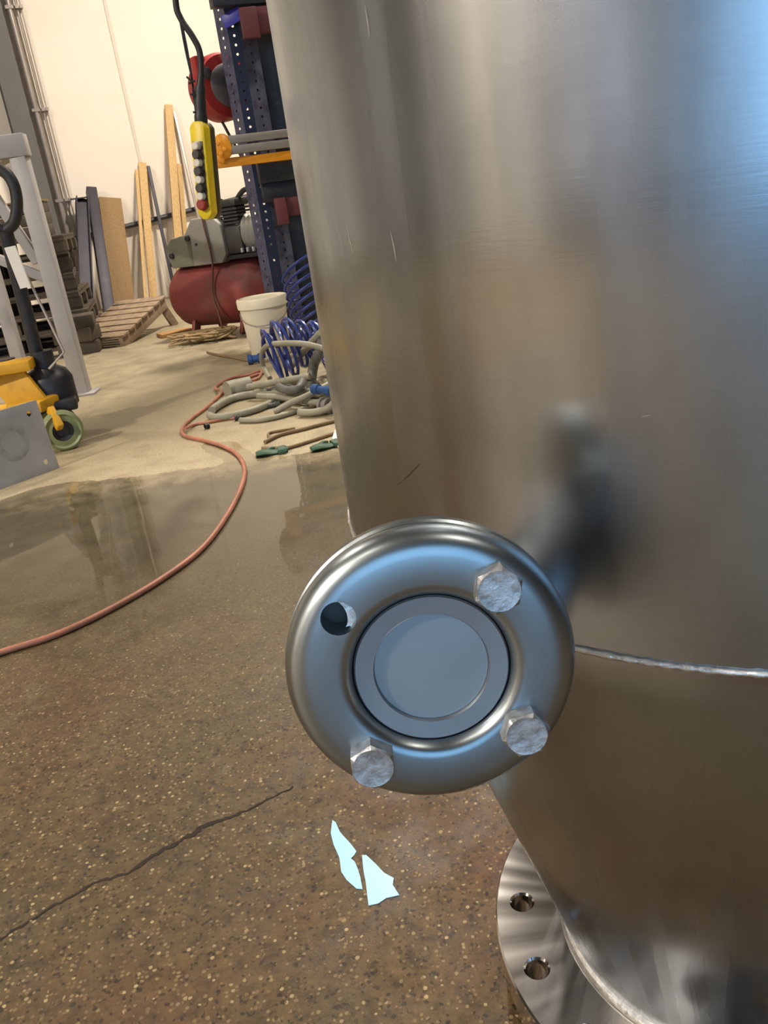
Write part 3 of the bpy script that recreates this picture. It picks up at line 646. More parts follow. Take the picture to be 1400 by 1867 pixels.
# red hose reel beside the rack
YR = 6.0
c = at(401, 161, YR)
t = thing('hose_reel', 'round red hose reel with grey hub, mounted beside the blue rack', 'hose reel', c)
ad = Vector((.62, -.78, 0)).normalized(); HTm = along(c, c+ad)
MB().lathe([(.0005, -.10), (.15, -.10), (.18, -.085), (.195, -.05), (.195, .05), (.18, .085), (.12, .10), (.0005, .10)], 40, HTm).build('casing', M['reel_red'], t)
MB().lathe([(.125, .098), (.125, .112), (.11, .122), (.05, .126), (.0005, .126)], 32, HTm).build('hub', M['grey_plastic'], t)
MB().box(at(360, 120, YR-.1), (.07, .10, .10), Matrix.Rotation(.6, 3, 'Z')).build('hose_guide', M['reel_red'], t, bevel=.01)
MB().lathe([(.034, 0), (.034, .03), (.02, .04), (.0005, .04)], 14, along(at(376, 133, YR-.2), at(376, 133, YR-.6))).build('hose_stop', M['black'], t)
MB().beam(c-ad*.12, Vector((rackb.x+.03, rackb.y+.12, c.z+.02)), .05, .09).build('wall_bracket', M['black2'], t)
MB().tube(smooth([at(398, 208, YR), at(404, 220, YR), at(420, 250, YR-.02), at(440, 286, YR), at(447, 300, YR+.02)], 4), .009, 8).build('hose', M['black'], t)

# ------------------------------------------------------------------ air compressor
A_, B_ = Vector((-1.33, 6.86, .29)), Vector((-.52, 6.39, .30)); dv = (B_-A_).normalized(); sd = Vector((dv.y, -dv.x, 0)).normalized()  # sd: toward viewer
if sd.y > 0: sd = -sd
t = thing('air_compressor', 'red tank air compressor with grey belt guard and dark pump on top', 'compressor', ((A_.x+B_.x)/2, (A_.y+B_.y)/2, 0))
ln = (B_-A_).length; TRd = .235
MB().lathe([(.0005, 0), (.10, .012), (.18, .045), (.222, .10), (TRd, .16), (TRd, ln-.16), (.222, ln-.10), (.18, ln-.045), (.10, ln-.012), (.0005, ln)], 40, along(A_, B_)).build('air_tank', M['tank_red'], t)
part_label(MB().tube([A_+dv*.16-Z*0, A_+dv*.162], TRd+.003, 40, False).build('tank_weld', M['tank_red'], t), 'weld ring')
for s in (.22, ln-.26):
    for q in (-1, 1):
        p = A_+dv*s+sd*.13*q; MB().beam(Vector((p.x, p.y, .12)), Vector((p.x+sd.x*.05*q, p.y+sd.y*.05*q, 0.0)), .07, .03, dv).build('foot', M['tank_red'], t, bevel=.004)
pc = A_+dv*(ln*.56)+Z*(TRd+.0)
RC = Matrix((dv, -sd, Z)).transposed()
MB().box(pc+Z*.015, (.86, .30, .03), RC).build('base_plate', M['black2'], t, bevel=.004)
# belt guard: flat cabinet facing the viewer
gc = A_+dv*(ln*.52)+sd*.13+Z*(TRd-.04)
GT = axes(dv, Z*.88, sd, gc)
MB().prism([(-.16, .03), (.12, .03), (.17, .10), (.165, .33), (.10, .40), (-.09, .40), (-.19, .27)], -.05, .05, GT).build('belt_guard', M['guard'], t, bevel=.012)
MB().lathe([(.012, 0), (.010, .004), (.0005, .004)], 10, GT @ Matrix.Translation((-.08, .20, .05))).build('guard_knob', M['black'], t)
kc = A_+dv*(ln*.27)+sd*.12+Z*(TRd-.03); KT = axes(dv*.9, Z*.9, sd, kc)
MB().prism([(-.13, .02), (.12, .02), (.14, .28), (-.09, .25), (-.17, .17)], -.10, .06, KT).build('switch_box', M['box_green'], t, bevel=.01)
for dx_, dy_ in ((-.10, .12), (.10, .24)): MB().lathe([(.022, 0), (.02, .02), (.0005, .022)], 12, KT @ Matrix.Translation((dx_, dy_, .06))).build('switch_knob', M['black'], t)
mc = A_+dv*(ln*.93)+Z*(TRd+.03+.13)
MB().lathe([(.0005, -.17), (.09, -.17), (.13, -.14)]+[(.14-.012*(i % 2), -.12+.02*i) for i in range(13)]+[(.13, .15), (.0005, .17)], 28, along(mc, mc+dv)).build('motor', M['guard'], t)
MB().box(mc-Z*.14, (.24, .2, .04), RC).build('motor_foot', M['black2'], t, bevel=.004)
qc = A_+dv*(ln*.73)+sd*.03+Z*(TRd+.03)
m_ = MB(); m_.box(qc+Z*.10, (.22, .24, .20), RC); m_.build('crankcase', M['pump'], t, bevel=.03)
m_ = MB()
for i in range(7): m_.box(qc+Z*(.17+.023*i), (.19-.01*(i % 2), .19, .014), RC)
m_.box(qc+Z*.24, (.12, .12, .18), RC); m_.build('cylinder_fins', M['pump'], t)
MB().box(qc+Z*.35, (.17, .17, .05), RC).build('cylinder_head', M['pump'], t, bevel=.012)
MB().lathe([(.055, 0), (.06, .02), (.06, .09), (.045, .10), (.0005, .10)], 18, along(qc+Z*.33-dv*.09, qc+Z*.33-dv*.30)).build('air_filter', M['pump'], t)
MB().tube(smooth([qc+Z*.37+dv*.05, qc+Z*.42+dv*.13, qc+Z*.40+dv*.24, qc+Z*.30+dv*.31, qc+Z*.16+dv*.31], 6), .018, 10).build('delivery_pipe', M['black'], t)
for i in range(4): MB().lathe([(.013, 0), (.013, .03), (.0005, .03)], 8, along(qc+dv*(.10+.05*i)+sd*.12+Z*.01, qc+dv*(.10+.05*i)+sd*.12+Z*1)).build('stud', M['zinc'], t)
# thin brown cord that hangs down over the front of the compressor
cpts = [gc+sd*.065+dv*.035+Z*.355, gc+sd*.07+dv*.04+Z*.30, gc+sd*.07+dv*.05+Z*.05, A_+dv*.53+sd*.26+Z*.02, A_+dv*.56+sd*.275-Z*.12, A_+dv*.60+sd*.31-Z*.285, A_+dv*.68+sd*.34-Z*.29]
tag(MB().tube(smooth(cpts, 6), .0075, 8).build('cord', M['cord'], org=cpts[-1].copy()), 'thin brown cord hanging down the front of the red compressor', 'cord')

# ------------------------------------------------------------------ white bucket
bb = fp(487, 655)+Vector((.02, .12, 0)); t = thing('bucket', 'white plastic bucket with lid, in front of the red compressor', 'bucket', bb)
BT = Matrix.Translation(bb)
MB().lathe([(.0005, 0), (.115, 0), (.12, .006), (.142, .30), (.142, .345), (.0005, .345)], 36, BT).build('body', M['bucket'], t)
MB().lathe([(.148, .30), (.152, .303), (.154, .35), (.150, .358), (.140, .360), (.136, .352), (.0005, .350)], 36, BT).build('lid', M['bucket'], t)
MB().tube(smooth([bb+Vector((.145*cos(a), .145*sin(a)-.012*abs(sin(a)), .275-.07*sin(pi*(i)/10))) for i, a in enumerate([pi+pi*j/10 for j in range(11)])], 2), .003, 6).build('handle', M['alu'], t)

# ------------------------------------------------------------------ boards, poles and steel against the back wall
def lean(name, label, cat, foot_px, top_px, w, th, m, off_top=.05, footoff=.55, group=None, z0=0.0):
    """a piece that leans on the back wall: its foot stands footoff in front of the wall"""
    tp = onwall(top_px[0], top_px[1], off_top); v = ray(foot_px[0], foot_px[1])
    k = (NB-footoff)/v.dot(EN); q = v*k+Vector((0, 0, CH))           # point on the vertical plane of the foot
    d = (q-tp); k2 = (tp.z-z0)/(tp.z-q.z) if tp.z != q.z else 1
    ft = tp+d*k2
    nrm = EN
    o = MB().beam(ft, tp, w, th, -EN).build(name, m, org=ft.copy(), bevel=min(w, th)*.08)
    return tag(o, label, cat, group)
lean('wooden_post', 'tall pale wooden post leaning on the white wall, tallest piece there', 'post', (326, 460), (307, 192), .085, .05, M['wood_new'], footoff=.5)
lean('wooden_board', 'broad pale board leaning on the wall, left of the metal rod', 'board', (278, 528), (259, 297), .085, .03, M['wood_new'], off_top=.03, footoff=.6)
lean('wooden_batten', 'thin pale batten leaning on the wall beside the broad pale board', 'batten', (264, 528), (249, 310), .035, .03, M['wood_new'], off_top=.03, footoff=.7)
lean('metal_rod', 'dark thin metal rod leaning on the wall right of the pale boards', 'rod', (318, 530), (270, 303), .035, .03, M['beam'], footoff=.4)
lean('metal_rod', 'thin grey rod leaning on the wall right of the tallest post', 'rod', (372, 440), (318, 205), .03, .025, M['conduit'], footoff=.25)
lean('wooden_post', 'short pale stub of wood standing just right of the tallest post', 'post', (341, 470), (326, 300), .05, .05, M['wood_new'], footoff=.35)
lean('wide_plank', 'wide weathered brown plank leaning on the wall behind the steel pieces', 'plank', (226, 560), (200, 362), .24, .045, M['wood_mid'], footoff=.75)
lean('square_tube', 'blue grey square steel tube leaning on the wall in front of the plank', 'tube', (200, 575), (166, 346), .11, .11, M['beam'], off_top=.1, footoff=1.1)
# H-section offcut: flanges and web
def h_beam(foot_px, top_px, footoff):
    tp = onwall(top_px[0], top_px[1], .2); v = ray(*foot_px); q = v*((NB-footoff)/v.dot(EN))+Vector((0, 0, CH)); ft = tp+(q-tp)*(tp.z/(tp.z-q.z))
    t = thing('steel_offcut', 'short dark steel H beam standing left of the square tube', 'beam', ft)
    for s in (-.06, .06): MB().beam(ft+EX*s, tp+EX*s, .012, .12, -EN).build('flange', M['beam'], t, bevel=.002)
    MB().beam(ft, tp, .108, .01, -EN).build('web', M['beam'], t)
    MB().box(tp+Z*.006-EX*.03, (.17, .14, .012), RZ).build('end_plate', M['beam'], t)
h_beam((156, 500), (149, 362), .85)

# ------------------------------------------------------------------ pallets
def make_pallet(loc, rz, label, group, m):
    t = thing('pallet', label, 'pallet', (0, 0, 0), 0, group)
    for i in range(7): MB().box((0, -.44+i*.1467, .133), (1.2, .10, .022)).build('deck_board', m, t, bevel=.002)
    for j in (-.55, 0, .55):
        MB().box((j, 0, .111), (.10, 1.0, .022)).build('cross_board', m, t)
        for i in (-.44, 0, .44): MB().box((j, i, .061), (.12, .11, .078)).build('block', m, t)
    for i in (-.44, 0, .44): MB().box((0, i, .011), (1.2, .10, .022)).build('bottom_board', m, t)
    t.location = loc; t.rotation_euler.z = rz; return t
ordw = ['lowest pallet of the stack', 'second pallet from the floor in the stack', 'third pallet from the floor in the stack', 'fourth pallet from the floor in the stack', 'fifth pallet from the floor in the stack', 'topmost pallet of the stack']
pc0 = Vector((-2.84, 7.40, 0)); P0 = None
for i in range(6):
    loc = pc0+Vector((rr.uniform(-.05, .05), rr.uniform(-.04, .04), i*.1445)); rz = PHI*.6+rr.uniform(-.06, .06); lab = 'weathered wooden pallet, '+ordw[i]+' behind the grey frame'
    if i == 0: P0 = make_pallet(loc, rz, lab, 'pallets stacked behind the grey frame', M['wood_old'])
    else: dup(P0, loc, rz, lab)
PTOP = 6*.1445
# odds and ends on the stack
t = thing('wooden_crate', 'small brown wooden crate on top of the pallet stack', 'crate', pc0+Vector((.27, -.02, PTOP)))
cc = pc0+Vector((.27, -.02, PTOP))
for k in range(3): MB().box(cc+Vector((0, -.15, .045+.09*k)), (.40, .02, .08)).build('slat', M['wood_old'], t, bevel=.002)
for k in range(3): MB().box(cc+Vector((0, .15, .045+.09*k)), (.40, .02, .08)).build('slat', M['wood_old'], t, bevel=.002)
for k in range(3):
    for s in (-.19, .19): MB().box(cc+Vector((s, 0, .045+.09*k)), (.02, .28, .08)).build('slat', M['wood_old'], t, bevel=.002)
MB().box(cc+Vector((0, 0, .011)), (.36, .28, .02)).build('bottom', M['wood_old'], t)
MB().box(cc+Vector((0, 0, .276)), (.42, .34, .012)).build('lid', M['wood_mid'], t)
cb = pc0+Vector((-.42, -.1, PTOP)); t = thing('cardboard_box', 'brown cardboard box on the pallet stack, behind the black handle', 'box', cb)
MB().box(cb+Vector((0, 0, .14)), (.42, .36, .28), Matrix.Rotation(.1, 3, 'Z')).build('body', M['card'], t, bevel=.004)
MB().box(cb+Vector((0, 0, .281)), (.05, .362, .002), Matrix.Rotation(.1, 3, 'Z')).build('tape', mat('tape', sr('b9a27c'), .3), t)
# short offcuts lying in front of the stack's right end
for k, (px, py, l_, yaw, mm) in enumerate(((150, 560, .30, .2, 'wood_old'), (150, 590, .30, -.1, 'wood_old'), (160, 620, .30, .1, 'wood_old'))):
    zc = (.30, .16, .045)[k]
    q = Vector((-2.12, 6.62, zc))
    o = MB().box(q, (l_, .24-.03*k, (.09, .10, .09)[k]), Matrix.Rotation(yaw, 3, 'Z')).build('timber_offcut', M[mm], org=Vector((q.x, q.y, q.z)), bevel=.004)
    tag(o, ('dark weathered timber block topmost of three beside the pallet stack', 'weathered timber block in the middle of three beside the pallet stack', 'weathered timber block lowest of three beside the pallet stack')[k], 'timber')
for i_, o in enumerate([x for x in COL.objects if x.name.startswith('timber_offcut')]): o.location.z = (.24, .145, .046)[i_]

# little sloping slatted ramp in front of the boards
ra, rb2 = fp(228, 631), fp(205, 600)
t = thing('slatted_ramp', 'small wooden pallet of brown slats propped at a slope, left of the compressor', 'pallet', ra)
near = ra+Vector((0, 0, .02)); upd = (at(303, 552, 7.5)-near); upd_n = upd.normalized(); wd = Vector((-.93, .28, 0)).normalized(); wlen = .44
nrm_ = wd.cross(upd_n); nrm_ = nrm_ if nrm_.z > 0 else -nrm_
RR = Matrix((wd, upd_n, nrm_)).transposed(); ul = upd.length
for s in (0.02, wlen-.02): MB().box(near+wd*s+upd_n*ul*.5, (.04, ul, .09), RR).build('runner', M['ramp_wood'], t, bevel=.003)
for i in range(7): MB().box(near+wd*wlen*.5+upd_n*(ul*(.06+.147*i))+nrm_*.056, (wlen+.03, ul*.118, .02), RR).build('slat', M['ramp_wood'], t, bevel=.002)
MB().beam(near+upd+wd*.04-nrm_*.05, Vector(((near+upd).x+.02, (near+upd).y+.05, 0)), .06, .06).build('prop', M['ramp_wood'], t)
MB().beam(near+upd+wd*(wlen-.04)-nrm_*.05, Vector(((near+upd+wd*wlen).x+.02, (near+upd+wd*wlen).y+.05, 0)), .06, .06).build('prop', M['ramp_wood'], t)

# ------------------------------------------------------------------ grey steel trestle on the left
fb = fp(152, 718); ft_ = at(44, 264, fb.y); ft_ = Vector((fb.x, fb.y, ft_.z))
t = thing('steel_trestle', 'light grey steel tube trestle with braced legs at the left edge', 'frame', fb)
bdir = Vector((-1, -.10, 0)).normalized(); back_d = Vector((-.25, 1, 0)).normalized()
H_ = ft_.z
MB().beam(fb, fb+Z*(H_-.05), .085, .085, (0, 1, 0)).build('leg', M['frame'], t, bevel=.006)
MB().beam(fb+Z*H_-bdir*.055, fb+Z*H_+bdir*1.6, .10, .11).build('top_beam', M['frame'], t, bevel=.006)
l2 = fp(38, 668); MB().beam(l2, l2+Z*(H_-.05), .085, .085, (0, 1, 0)).build('leg', M['frame'], t, bevel=.006)
MB().beam(fb+bdir*.04+Z*(H_*.50), fb+bdir*.30+Z*(H_*.62), .05, .05).build('knee_brace', M['frame'], t, bevel=.004)
MB().beam(fb+bdir*.05+Z*(H_*.56), fb+bdir*.22+Z*(H_*.92), .06, .05).build('knee_brace', M['frame'], t, bevel=.004)
MB().beam(fb+Z*H_+Z*.0-bdir*.0, l2+Z*H_, .08, .09).build('side_beam', M['frame'], t, bevel=.005)
MB().box(fb+Z*.006, (.17, .15, .012)).build('foot_plate', M['frame'], t, bevel=.002)
MB().box(l2+Z*.006, (.17, .15, .012)).build('foot_plate', M['frame'], t, bevel=.002)

# ------------------------------------------------------------------ yellow pallet truck
wb = fp(120, 823); wc = wb+Vector((-.0, .03, .088))
t = thing('pallet_truck', 'yellow hand pallet truck with black pump and green wheel, under the grey trestle', 'pallet truck', Vector((wb.x-.2, wb.y+.2, 0)))
wax = Vector((.42, -.90, 0)).normalized()
for s, nm in ((0, 'steer_wheel'), (-.13, 'steer_wheel')):
    WT = along(wc+wax*s, wc+wax*(s+1))
    w_ = MB().lathe([(.045, -.03), (.075, -.03), (.086, -.022), (.088, -.012), (.088, .012), (.086, .022), (.075, .03), (.066, .022), (.045, .026)], 36, WT, closed=True).build(nm, M['wheel_green'], t)
    MB().lathe([(.045, -.022), (.045, .020), (.030, .012), (.028, .006), (.0005, .006)], 24, WT).build('wheel_hub', M['black2'], w_)
tp_ = wc+Vector((-.06, .1, .13))
MB().beam(wc+wax*.05+Vector((-.01, 0, .02)), wc+wax*.05+Vector((-.05, .05, .10)), .03, .045).build('wheel_fork', M['jack'], t, bevel=.006)
MB().box(wc+Vector((-.13, .10, .11)), (.18, .14, .05), Matrix.Rotation(-.3, 3, 'Z')).build('carriage', M['jack'], t, bevel=.01)
pu = Vector((wc.x-.085, wc.y+.24, .135))
MB().lathe([(.0005, 0), (.085, 0), (.105, .02), (.105, .14), (.085, .18), (.05, .20), (.05, .27), (.0005, .27)], 28, Matrix.Translation(pu)).build('pump_body', M['black2'], t)
MB().box(pu+Vector((.0, -.08, .035)), (.24, .16, .05), Matrix.Rotation(.3, 3, 'Z')).build('pump_base', M['black2'], t, bevel=.01)
MB().tube([pu+Vector((-.16, -.02, .12)), pu+Vector((-.16, -.02, .26))], .045, 16).build('pump_cylinder', M['black2'], t)
# yellow head and forks running off to the left
fy = at(60, 662, 3.78); hd = Vector((-1, -.12, 0)).normalized()
MB().beam(fy, fy+hd*.9, .14, .045).build('head_beam', M['jack'], t, bevel=.006)
MB().beam(fy+hd*.13-Z*.02, Vector((fy.x-.03, fy.y-.05, .17)), .16, .03, (0, 1, 0)).build('head_plate', M['jack'], t, bevel=.006)
for s in (0, .38):
    MB().beam(Vector((fy.x-.1, fy.y+s-.05, .12)), Vector((fy.x-1.35, fy.y+s-.2, .10)), .16, .05).build('fork', M['jack'], t, bevel=.008)
    w_ = MB().lathe([(.0005, -.04), (.038, -.04), (.041, -.03), (.041, .03), (.038, .04), (.0005, .04)], 20, along(Vector((fy.x-1.25, fy.y+s-.19, .042)), Vector((fy.x-1.25, fy.y+s-1.19, .042)))).build('load_wheel', M['wheel_green'], t)
# handle: shaft and loop
h0 = pu+Vector((-.02, 0, .26)); h1 = at(30, 500, pu.y-.02); h2 = at(10, 420, pu.y-.05)
MB().tube([h0, h0.lerp(h1, .5), h1, h2], .030, 12).build('handle_shaft', M['black2'], t)
part_label(MB().beam(at(47, 524, pu.y-.09), at(18, 450, pu.y-.11), .045, .012, (0, 1, 0)).build('handle_label', M['paper'], t), 'white label strip')
loop = [h2, at(26, 405, pu.y-.06), at(31, 370, pu.y-.06), at(24, 335, pu.y-.06), at(5, 312, pu.y-.06), at(-25, 312, pu.y-.06), at(-45, 340, pu.y-.06), at(-40, 380, pu.y-.06), at(-12, 410, pu.y-.06), h2]
MB().tube(smooth(loop, 6), .024, 10).build('handle_loop', M['black'], t)
MB().tube([h1+Vector((.05, -.03, 0)), h1+Vector((.12, -.03, -.35)), pu+Vector((.05, -.1, .2))], .006, 6).build('release_rod', M['conduit'], t)

# grey plate leaning on the truck
bl_, br_ = fp(0, 893), fp(109, 853); ex = (br_-bl_).normalized(); w_p = .36
bl_ = br_-ex*w_p
upn = Vector((.13, .30, .95)).normalized(); upn = (upn-ex*upn.dot(ex)).normalized(); nz_ = ex.cross(upn)
if nz_.y > 0: nz_ = -nz_
hp = .285
pm = br_-ex*w_p/2
plt = thing('steel_plate', 'grey square steel plate with corner holes, leaning on the yellow pallet truck', 'plate', pm)
pT = axes(ex, upn, nz_, br_-ex*w_p)
po = MB().prism([(0, 0), (w_p, 0), (w_p, hp), (0, hp)], -.012, 0, pT).build('plate', M['plate'], plt, bevel=.0015)
cts = []
for x_, y_ in ((w_p-.045, .042), (w_p-.045, hp-.045), (w_p-.27, .042), (w_p-.27, hp-.045)):
    q = MB().lathe([(.0115, -.05), (.0115, .05)], 20, pT @ Matrix.Translation((x_, y_, 0)), cap0=True, cap1=True); q.v = [v-ORG[plt] for v in q.v]; cts.append(q)
boolean(po, cts)
part_label(MB().lathe([(.045, .0004), (.052, .0009), (.063, .0009), (.070, .0004)], 40, pT @ Matrix.Translation((w_p-.150, .155, 0)) @ Matrix.Diagonal((.95, 1.05, 1, 1))).build('gasket_mark', M['ghost'], plt), 'faint ring left by a gasket')

# ------------------------------------------------------------------ hoses, cords and bits on the floor
def run(name, label, cat, px, r, m, z=None, n=10, k=8, group=None):
    pts = []
    for q in px:
        zz = r if len(q) == 2 else q[2]; pts.append(fp(q[0], q[1], zz))
    o = MB().tube(smooth(pts, k), r, n).build(name, m, org=Vector((pts[0].x, pts[0].y, 0)))
    return tag(o, label, cat, group)
run('air_hose', 'long orange air hose curving across the wet floor toward the viewer', 'hose', [(-80, 1222), (0, 1190), (100, 1158), (200, 1111), (300, 1052), (370, 998), (415, 938), (440, 888), (446, 855), (434, 830), (410, 815), (372, 803), (338, 795), (332, 782), (347, 765), (380, 740), (410, 713), (440, 695), (462, 685), (480, 680)], .0078, M['hose_orange'], n=12)
run('air_hose', 'short orange hose with black coupling branching right from the long hose bend', 'hose', [(337, 782, .02), (355, 774), (385, 769), (410, 764), (436, 761)], .007, M['hose_orange'])
run('air_hose', 'orange hose bunched in loops at the foot of the blue coil', 'hose', [(398, 712, .02), (394, 705), (420, 690), (455, 683), (476, 676), (470, 690), (450, 694), (425, 700), (405, 712, .03)], .0075, M['hose_orange'])
run('suction_hose', 'thick ribbed grey hose end pointing left in the hose pile', 'hose', [(414, 712, .05), (425, 709, .05), (440, 706, .05), (456, 702, .05)], .045, M['hose_grey'], n=16)
run('rigid_pipe', 'straight pale grey pipe lying on top of the hose pile', 'pipe', [(452, 706, .06), (500, 697, .08), (565, 686, .10)], .016, M['hose_grey'])
run('grey_hose', 'grey hose looping upward over the blue coil beside the tank', 'hose', [(492, 690, .03), (480, 668, .08), (478, 645, .16), (488, 630, .22), (520, 626, .25), (560, 628, .24), (605, 640, .2)], .014, M['hose_grey'])
run('grey_hose', 'thick dark grey hose standing upright against the tank edge', 'hose', [(566, 712, .03), (568, 690, .08), (572, 665, .13), (582, 640, .2), (592, 600, .28)], .024, M['hose_dark'])
run('grey_hose', 'grey hose slanting up to the tank edge behind the upright hose', 'hose', [(528, 672, .06), (545, 650, .14), (565, 628, .22), (585, 606, .28)], .018, M['hose_grey'])
run('grey_hose', 'upper grey hose of the pile ending in a loop on the left', 'hose', [(386, 748), (400, 738), (425, 726), (460, 719), (500, 715), (540, 716), (600, 722)], .019, M['hose_grey'])
run('grey_hose', 'long grey hose at the front of the pile curving to the left', 'hose', [(382, 757), (395, 761), (430, 756), (470, 745), (510, 728), (545, 717, .05), (570, 715, .06), (610, 722, .05)], .017, M['hose_grey'])
run('grey_hose', 'pale hose lying lowest in the pile with a dark ferrule', 'hose', [(438, 766), (470, 766), (505, 760), (545, 748), (575, 738), (612, 722)], .012, M['hose_grey'])
run('brown_hose', 'thin brown hose forked at its end on the floor by the tank', 'hose', [(483, 806), (510, 793), (550, 783), (600, 770), (640, 760)], .008, M['hose_brown'])
run('brown_hose', 'short thin brown hose lying on dry floor above the forked one', 'hose', [(492, 799), (490, 790), (512, 785), (538, 781)], .006, M['hose_brown'])
run('brown_hose', 'thin brown hose nearest the green gloves by the tank edge', 'hose', [(478, 817), (520, 817), (560, 806), (610, 790), (650, 780)], .007, M['hose_brown'])
run('grey_hose', 'grey hose crossing the pile from lower left to the blue coupling', 'hose', [(500, 752, .02), (530, 735, .05), (560, 722, .07), (590, 706, .09), (615, 694, .1)], .015, M['hose_grey'])
run('grey_hose', 'dark hose end lying on the pile left of the blue coupling', 'hose', [(508, 706, .08), (525, 712, .08), (545, 708, .09), (552, 696, .1)], .02, M['hose_dark'])
run('grey_hose', 'grey hose running level in the middle of the pile', 'hose', [(470, 722, .04), (510, 724, .04), (550, 731, .04), (600, 735, .04), (625, 734, .04)], .014, M['hose_grey'])
run('grey_hose', 'short grey hose curling at the lower right of the pile', 'hose', [(545, 752, .02), (570, 752, .02), (596, 745, .03), (612, 730, .06)], .016, M['hose_grey'])
run('grey_hose', 'slim dark hose tangled under the pale straight pipe', 'hose', [(468, 700, .03), (490, 712, .03), (520, 700, .04), (548, 716, .04), (580, 700, .05)], .011, M['hose_dark'])
# couplings
def fitting(px, py, z, px2, py2, r, m, label, name='hose_coupling'):
    a, b = fp(px, py, z), fp(px2, py2, z); t = thing(name, label, 'fitting', Vector((a.x, a.y, 0))); l_ = (b-a).length
    MB().lathe([(r*.6, 0), (r, .0), (r, l_*.3), (r*.75, l_*.32), (r*.75, l_*.7), (r, l_*.72), (r, l_), (r*.6, l_), (r*.6, 0)], 20, along(a, b)).build('body', m, t)
    return t
fitting(428, 763, .012, 440, 761, .012, M['black'], 'black coupling at the end of the short orange hose')
fitting(374, 778, .012, 380, 776, .013, M['black'], 'small black coupling on the floor just right of the hose bend')
fitting(602, 740, .035, 588, 738, .035, M['alu'], 'round grey pipe fitting with open end beside the tank edge')
fitting(572, 709, .10, 605, 713, .022, M['blue_metal'], 'blue coupling on the hose pile against the tank edge')
fitting(480, 742, .012, 510, 736, .014, M['dark_steel'], 'dark metal ferrule lying in front of the grey hoses')
# blue coil hose: a long helix resting among the hoses
c0, c1 = fp(470, 668, .14)+Vector((.05, .1, 0)), fp(590, 600, .14)+Vector((.0, -.35, .0))
c1 = Vector((c0.x+.40, c0.y+.12, c0.z+.06)); fr_ = along(c0, c1); hl = (c1-c0).length; pts = []
for i in range(14*18):
    a_ = 2*pi*i/18; s_ = i/(14*18); rad_ = .125+.02*sin(s_*9)
    pts.append(fr_ @ Vector((rad_*cos(a_), rad_*sin(a_)+.04*sin(s_*5), s_*hl+.03*sin(a_*.5))))
o = MB().tube(pts, .0085, 8).build('coil_hose', M['hose_blue'], org=Vector((c0.x, c0.y, 0))); tag(o, 'blue spiral coil air hose heaped beside the white bucket', 'hose')
q0, q1 = at(560, 640, 5.0), at(548, 560, 5.05)
pts = []
for i in range(9*16):
    a_ = 2*pi*i/16; s_ = i/(9*16); c_ = Vector((-.22, 4.98, .082)).lerp(Vector((-.26, 5.1, .52)), s_); pts.append(c_+Vector((.13*cos(a_), .06*sin(a_), .07*cos(a_+.7))))
o = MB().tube(pts, .0085, 8).build('coil_hose', M['hose_blue'], org=Vector((-.22, 4.98, 0))); tag(o, 'second blue coil hose standing up against the rack and the tank edge', 'hose')
run('power_cord', 'thin brown cord running along the floor to the blue plug', 'cord', [(378, 642), (400, 648), (425, 652), (450, 657), (462, 657)], .008, M['hose_brown'])
fitting(452, 656, .03, 478, 652, .03, M['blue_metal'], 'blue plug at the foot of the white bucket', 'plug')
# tangle of rope in front of the compressor
pts = []; rg = random.Random(11); cx_, cy_ = fp(375, 622).x, fp(375, 622).y
for i in range(60):
    a_ = i*2.4+rg.uniform(-.6, .6); rx = rg.uniform(.08, .30); pts.append(Vector((cx_+rx*cos(a_), cy_+.6*rx*sin(a_), .012+rg.random()*.06)))
o = MB().tube(smooth(pts, 5), .0075, 6).build('rope', M['rope'], org=Vector((cx_, cy_, 0))); tag(o, 'tangled heap of tan rope on the floor in front of the compressor', 'rope')
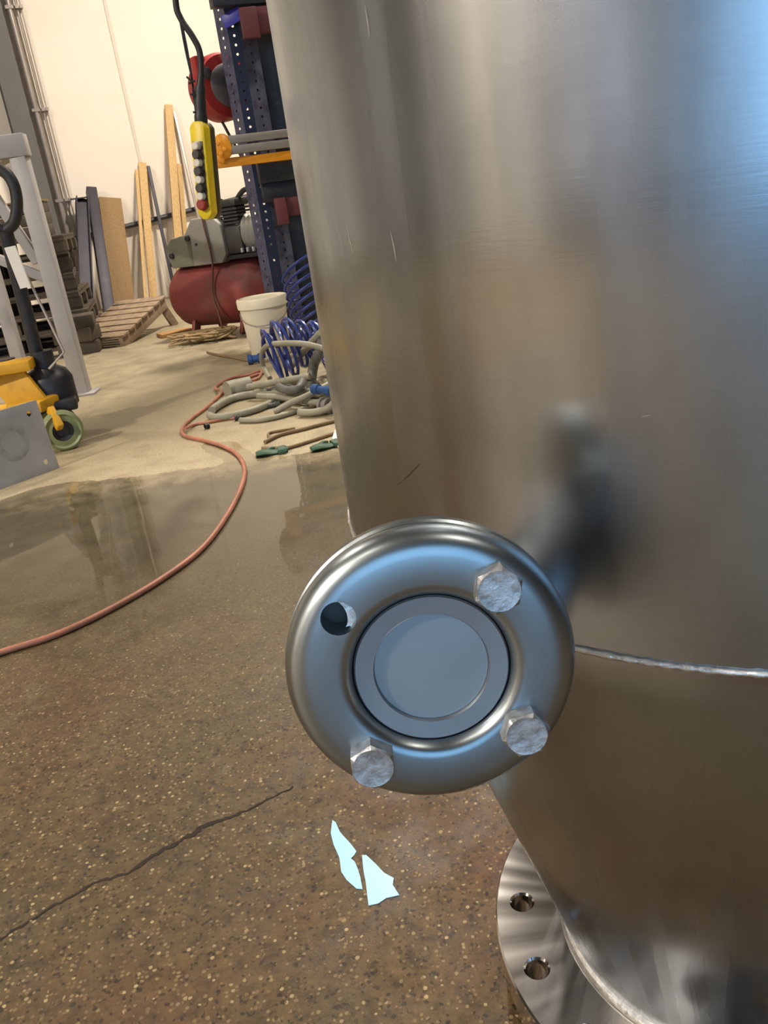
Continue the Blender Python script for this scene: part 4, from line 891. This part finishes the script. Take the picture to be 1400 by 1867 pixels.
# scrap board in front of the compressor's left foot
q = fp(318, 612); o = MB().box(q+Vector((0, .05, .02)), (.26, .16, .03), Matrix.Rotation(.5, 3, 'Z')).build('board_scrap', M['card'], org=Vector((q.x, q.y+.05, .005)), bevel=.002); tag(o, 'small tan board scrap on the floor at the foot of the ramp', 'board')
o.location.z = .0
# green gloves
def glove(px, py, rz, label):
    c = fp(px, py); t = thing('rubber_glove', label, 'glove', c, 0)
    T = Matrix.Translation(c) @ Matrix.Rotation(rz, 4, 'Z') @ Matrix.Scale(.68, 4); prof = [(0, .035), (.05, .04), (.09, .045), (.13, .042)]
    m_ = MB(); rings = []
    for i in range(9):
        s_ = i/8; x_ = -.07+.13*s_; wv = .030+.012*sin(s_*3); hz = .014+.004*sin(s_*5)
        for k_ in range(10): rings.append(T @ Vector((x_, wv*cos(2*pi*k_/10), hz+hz*.9*sin(2*pi*k_/10))))
    m_.add(rings, [(i*10+k_, i*10+(k_+1) % 10, (i+1)*10+(k_+1) % 10, (i+1)*10+k_) for i in range(8) for k_ in range(10)]+[tuple(range(10)), tuple(range(80, 90))])
    m_.build('palm', M['green'], t)
    for k_ in range(4): MB().tube([T @ Vector((.055, -.028+.019*k_, .014)), T @ Vector((.09, -.034+.023*k_, .017)), T @ Vector((.115-.01*abs(k_-1.5), -.036+.026*k_, .011))], [.011, .010, .007], 8).build('finger', M['green'], t)
    MB().tube([T @ Vector((-.01, .03, .014)), T @ Vector((.02, .06, .014)), T @ Vector((.05, .07, .010))], [.011, .010, .007], 8).build('thumb', M['green'], t)
glove(490, 829, .1, 'green rubber glove lying at the puddle edge left of the other'); glove(590, 818, .35, 'green rubber glove lying closest to the tank edge')
q = [fp(606, 800), fp(614, 792), fp(640, 806), fp(640, 838), fp(622, 826)]; m_ = MB(); n = len(q)
m_.add([p+Vector((0, 0, .002)) for p in q]+[p+Vector((0, 0, .006+.02*(i % 2))) for i, p in enumerate(q)], [tuple(range(n)), tuple(range(n, 2*n))]+[(i, (i+1) % n, n+(i+1) % n, n+i) for i in range(n)])
tag(m_.build('paper_scrap', M['paper'], org=q[0].copy()), 'crumpled white paper scrap against the lower tank edge', 'paper')
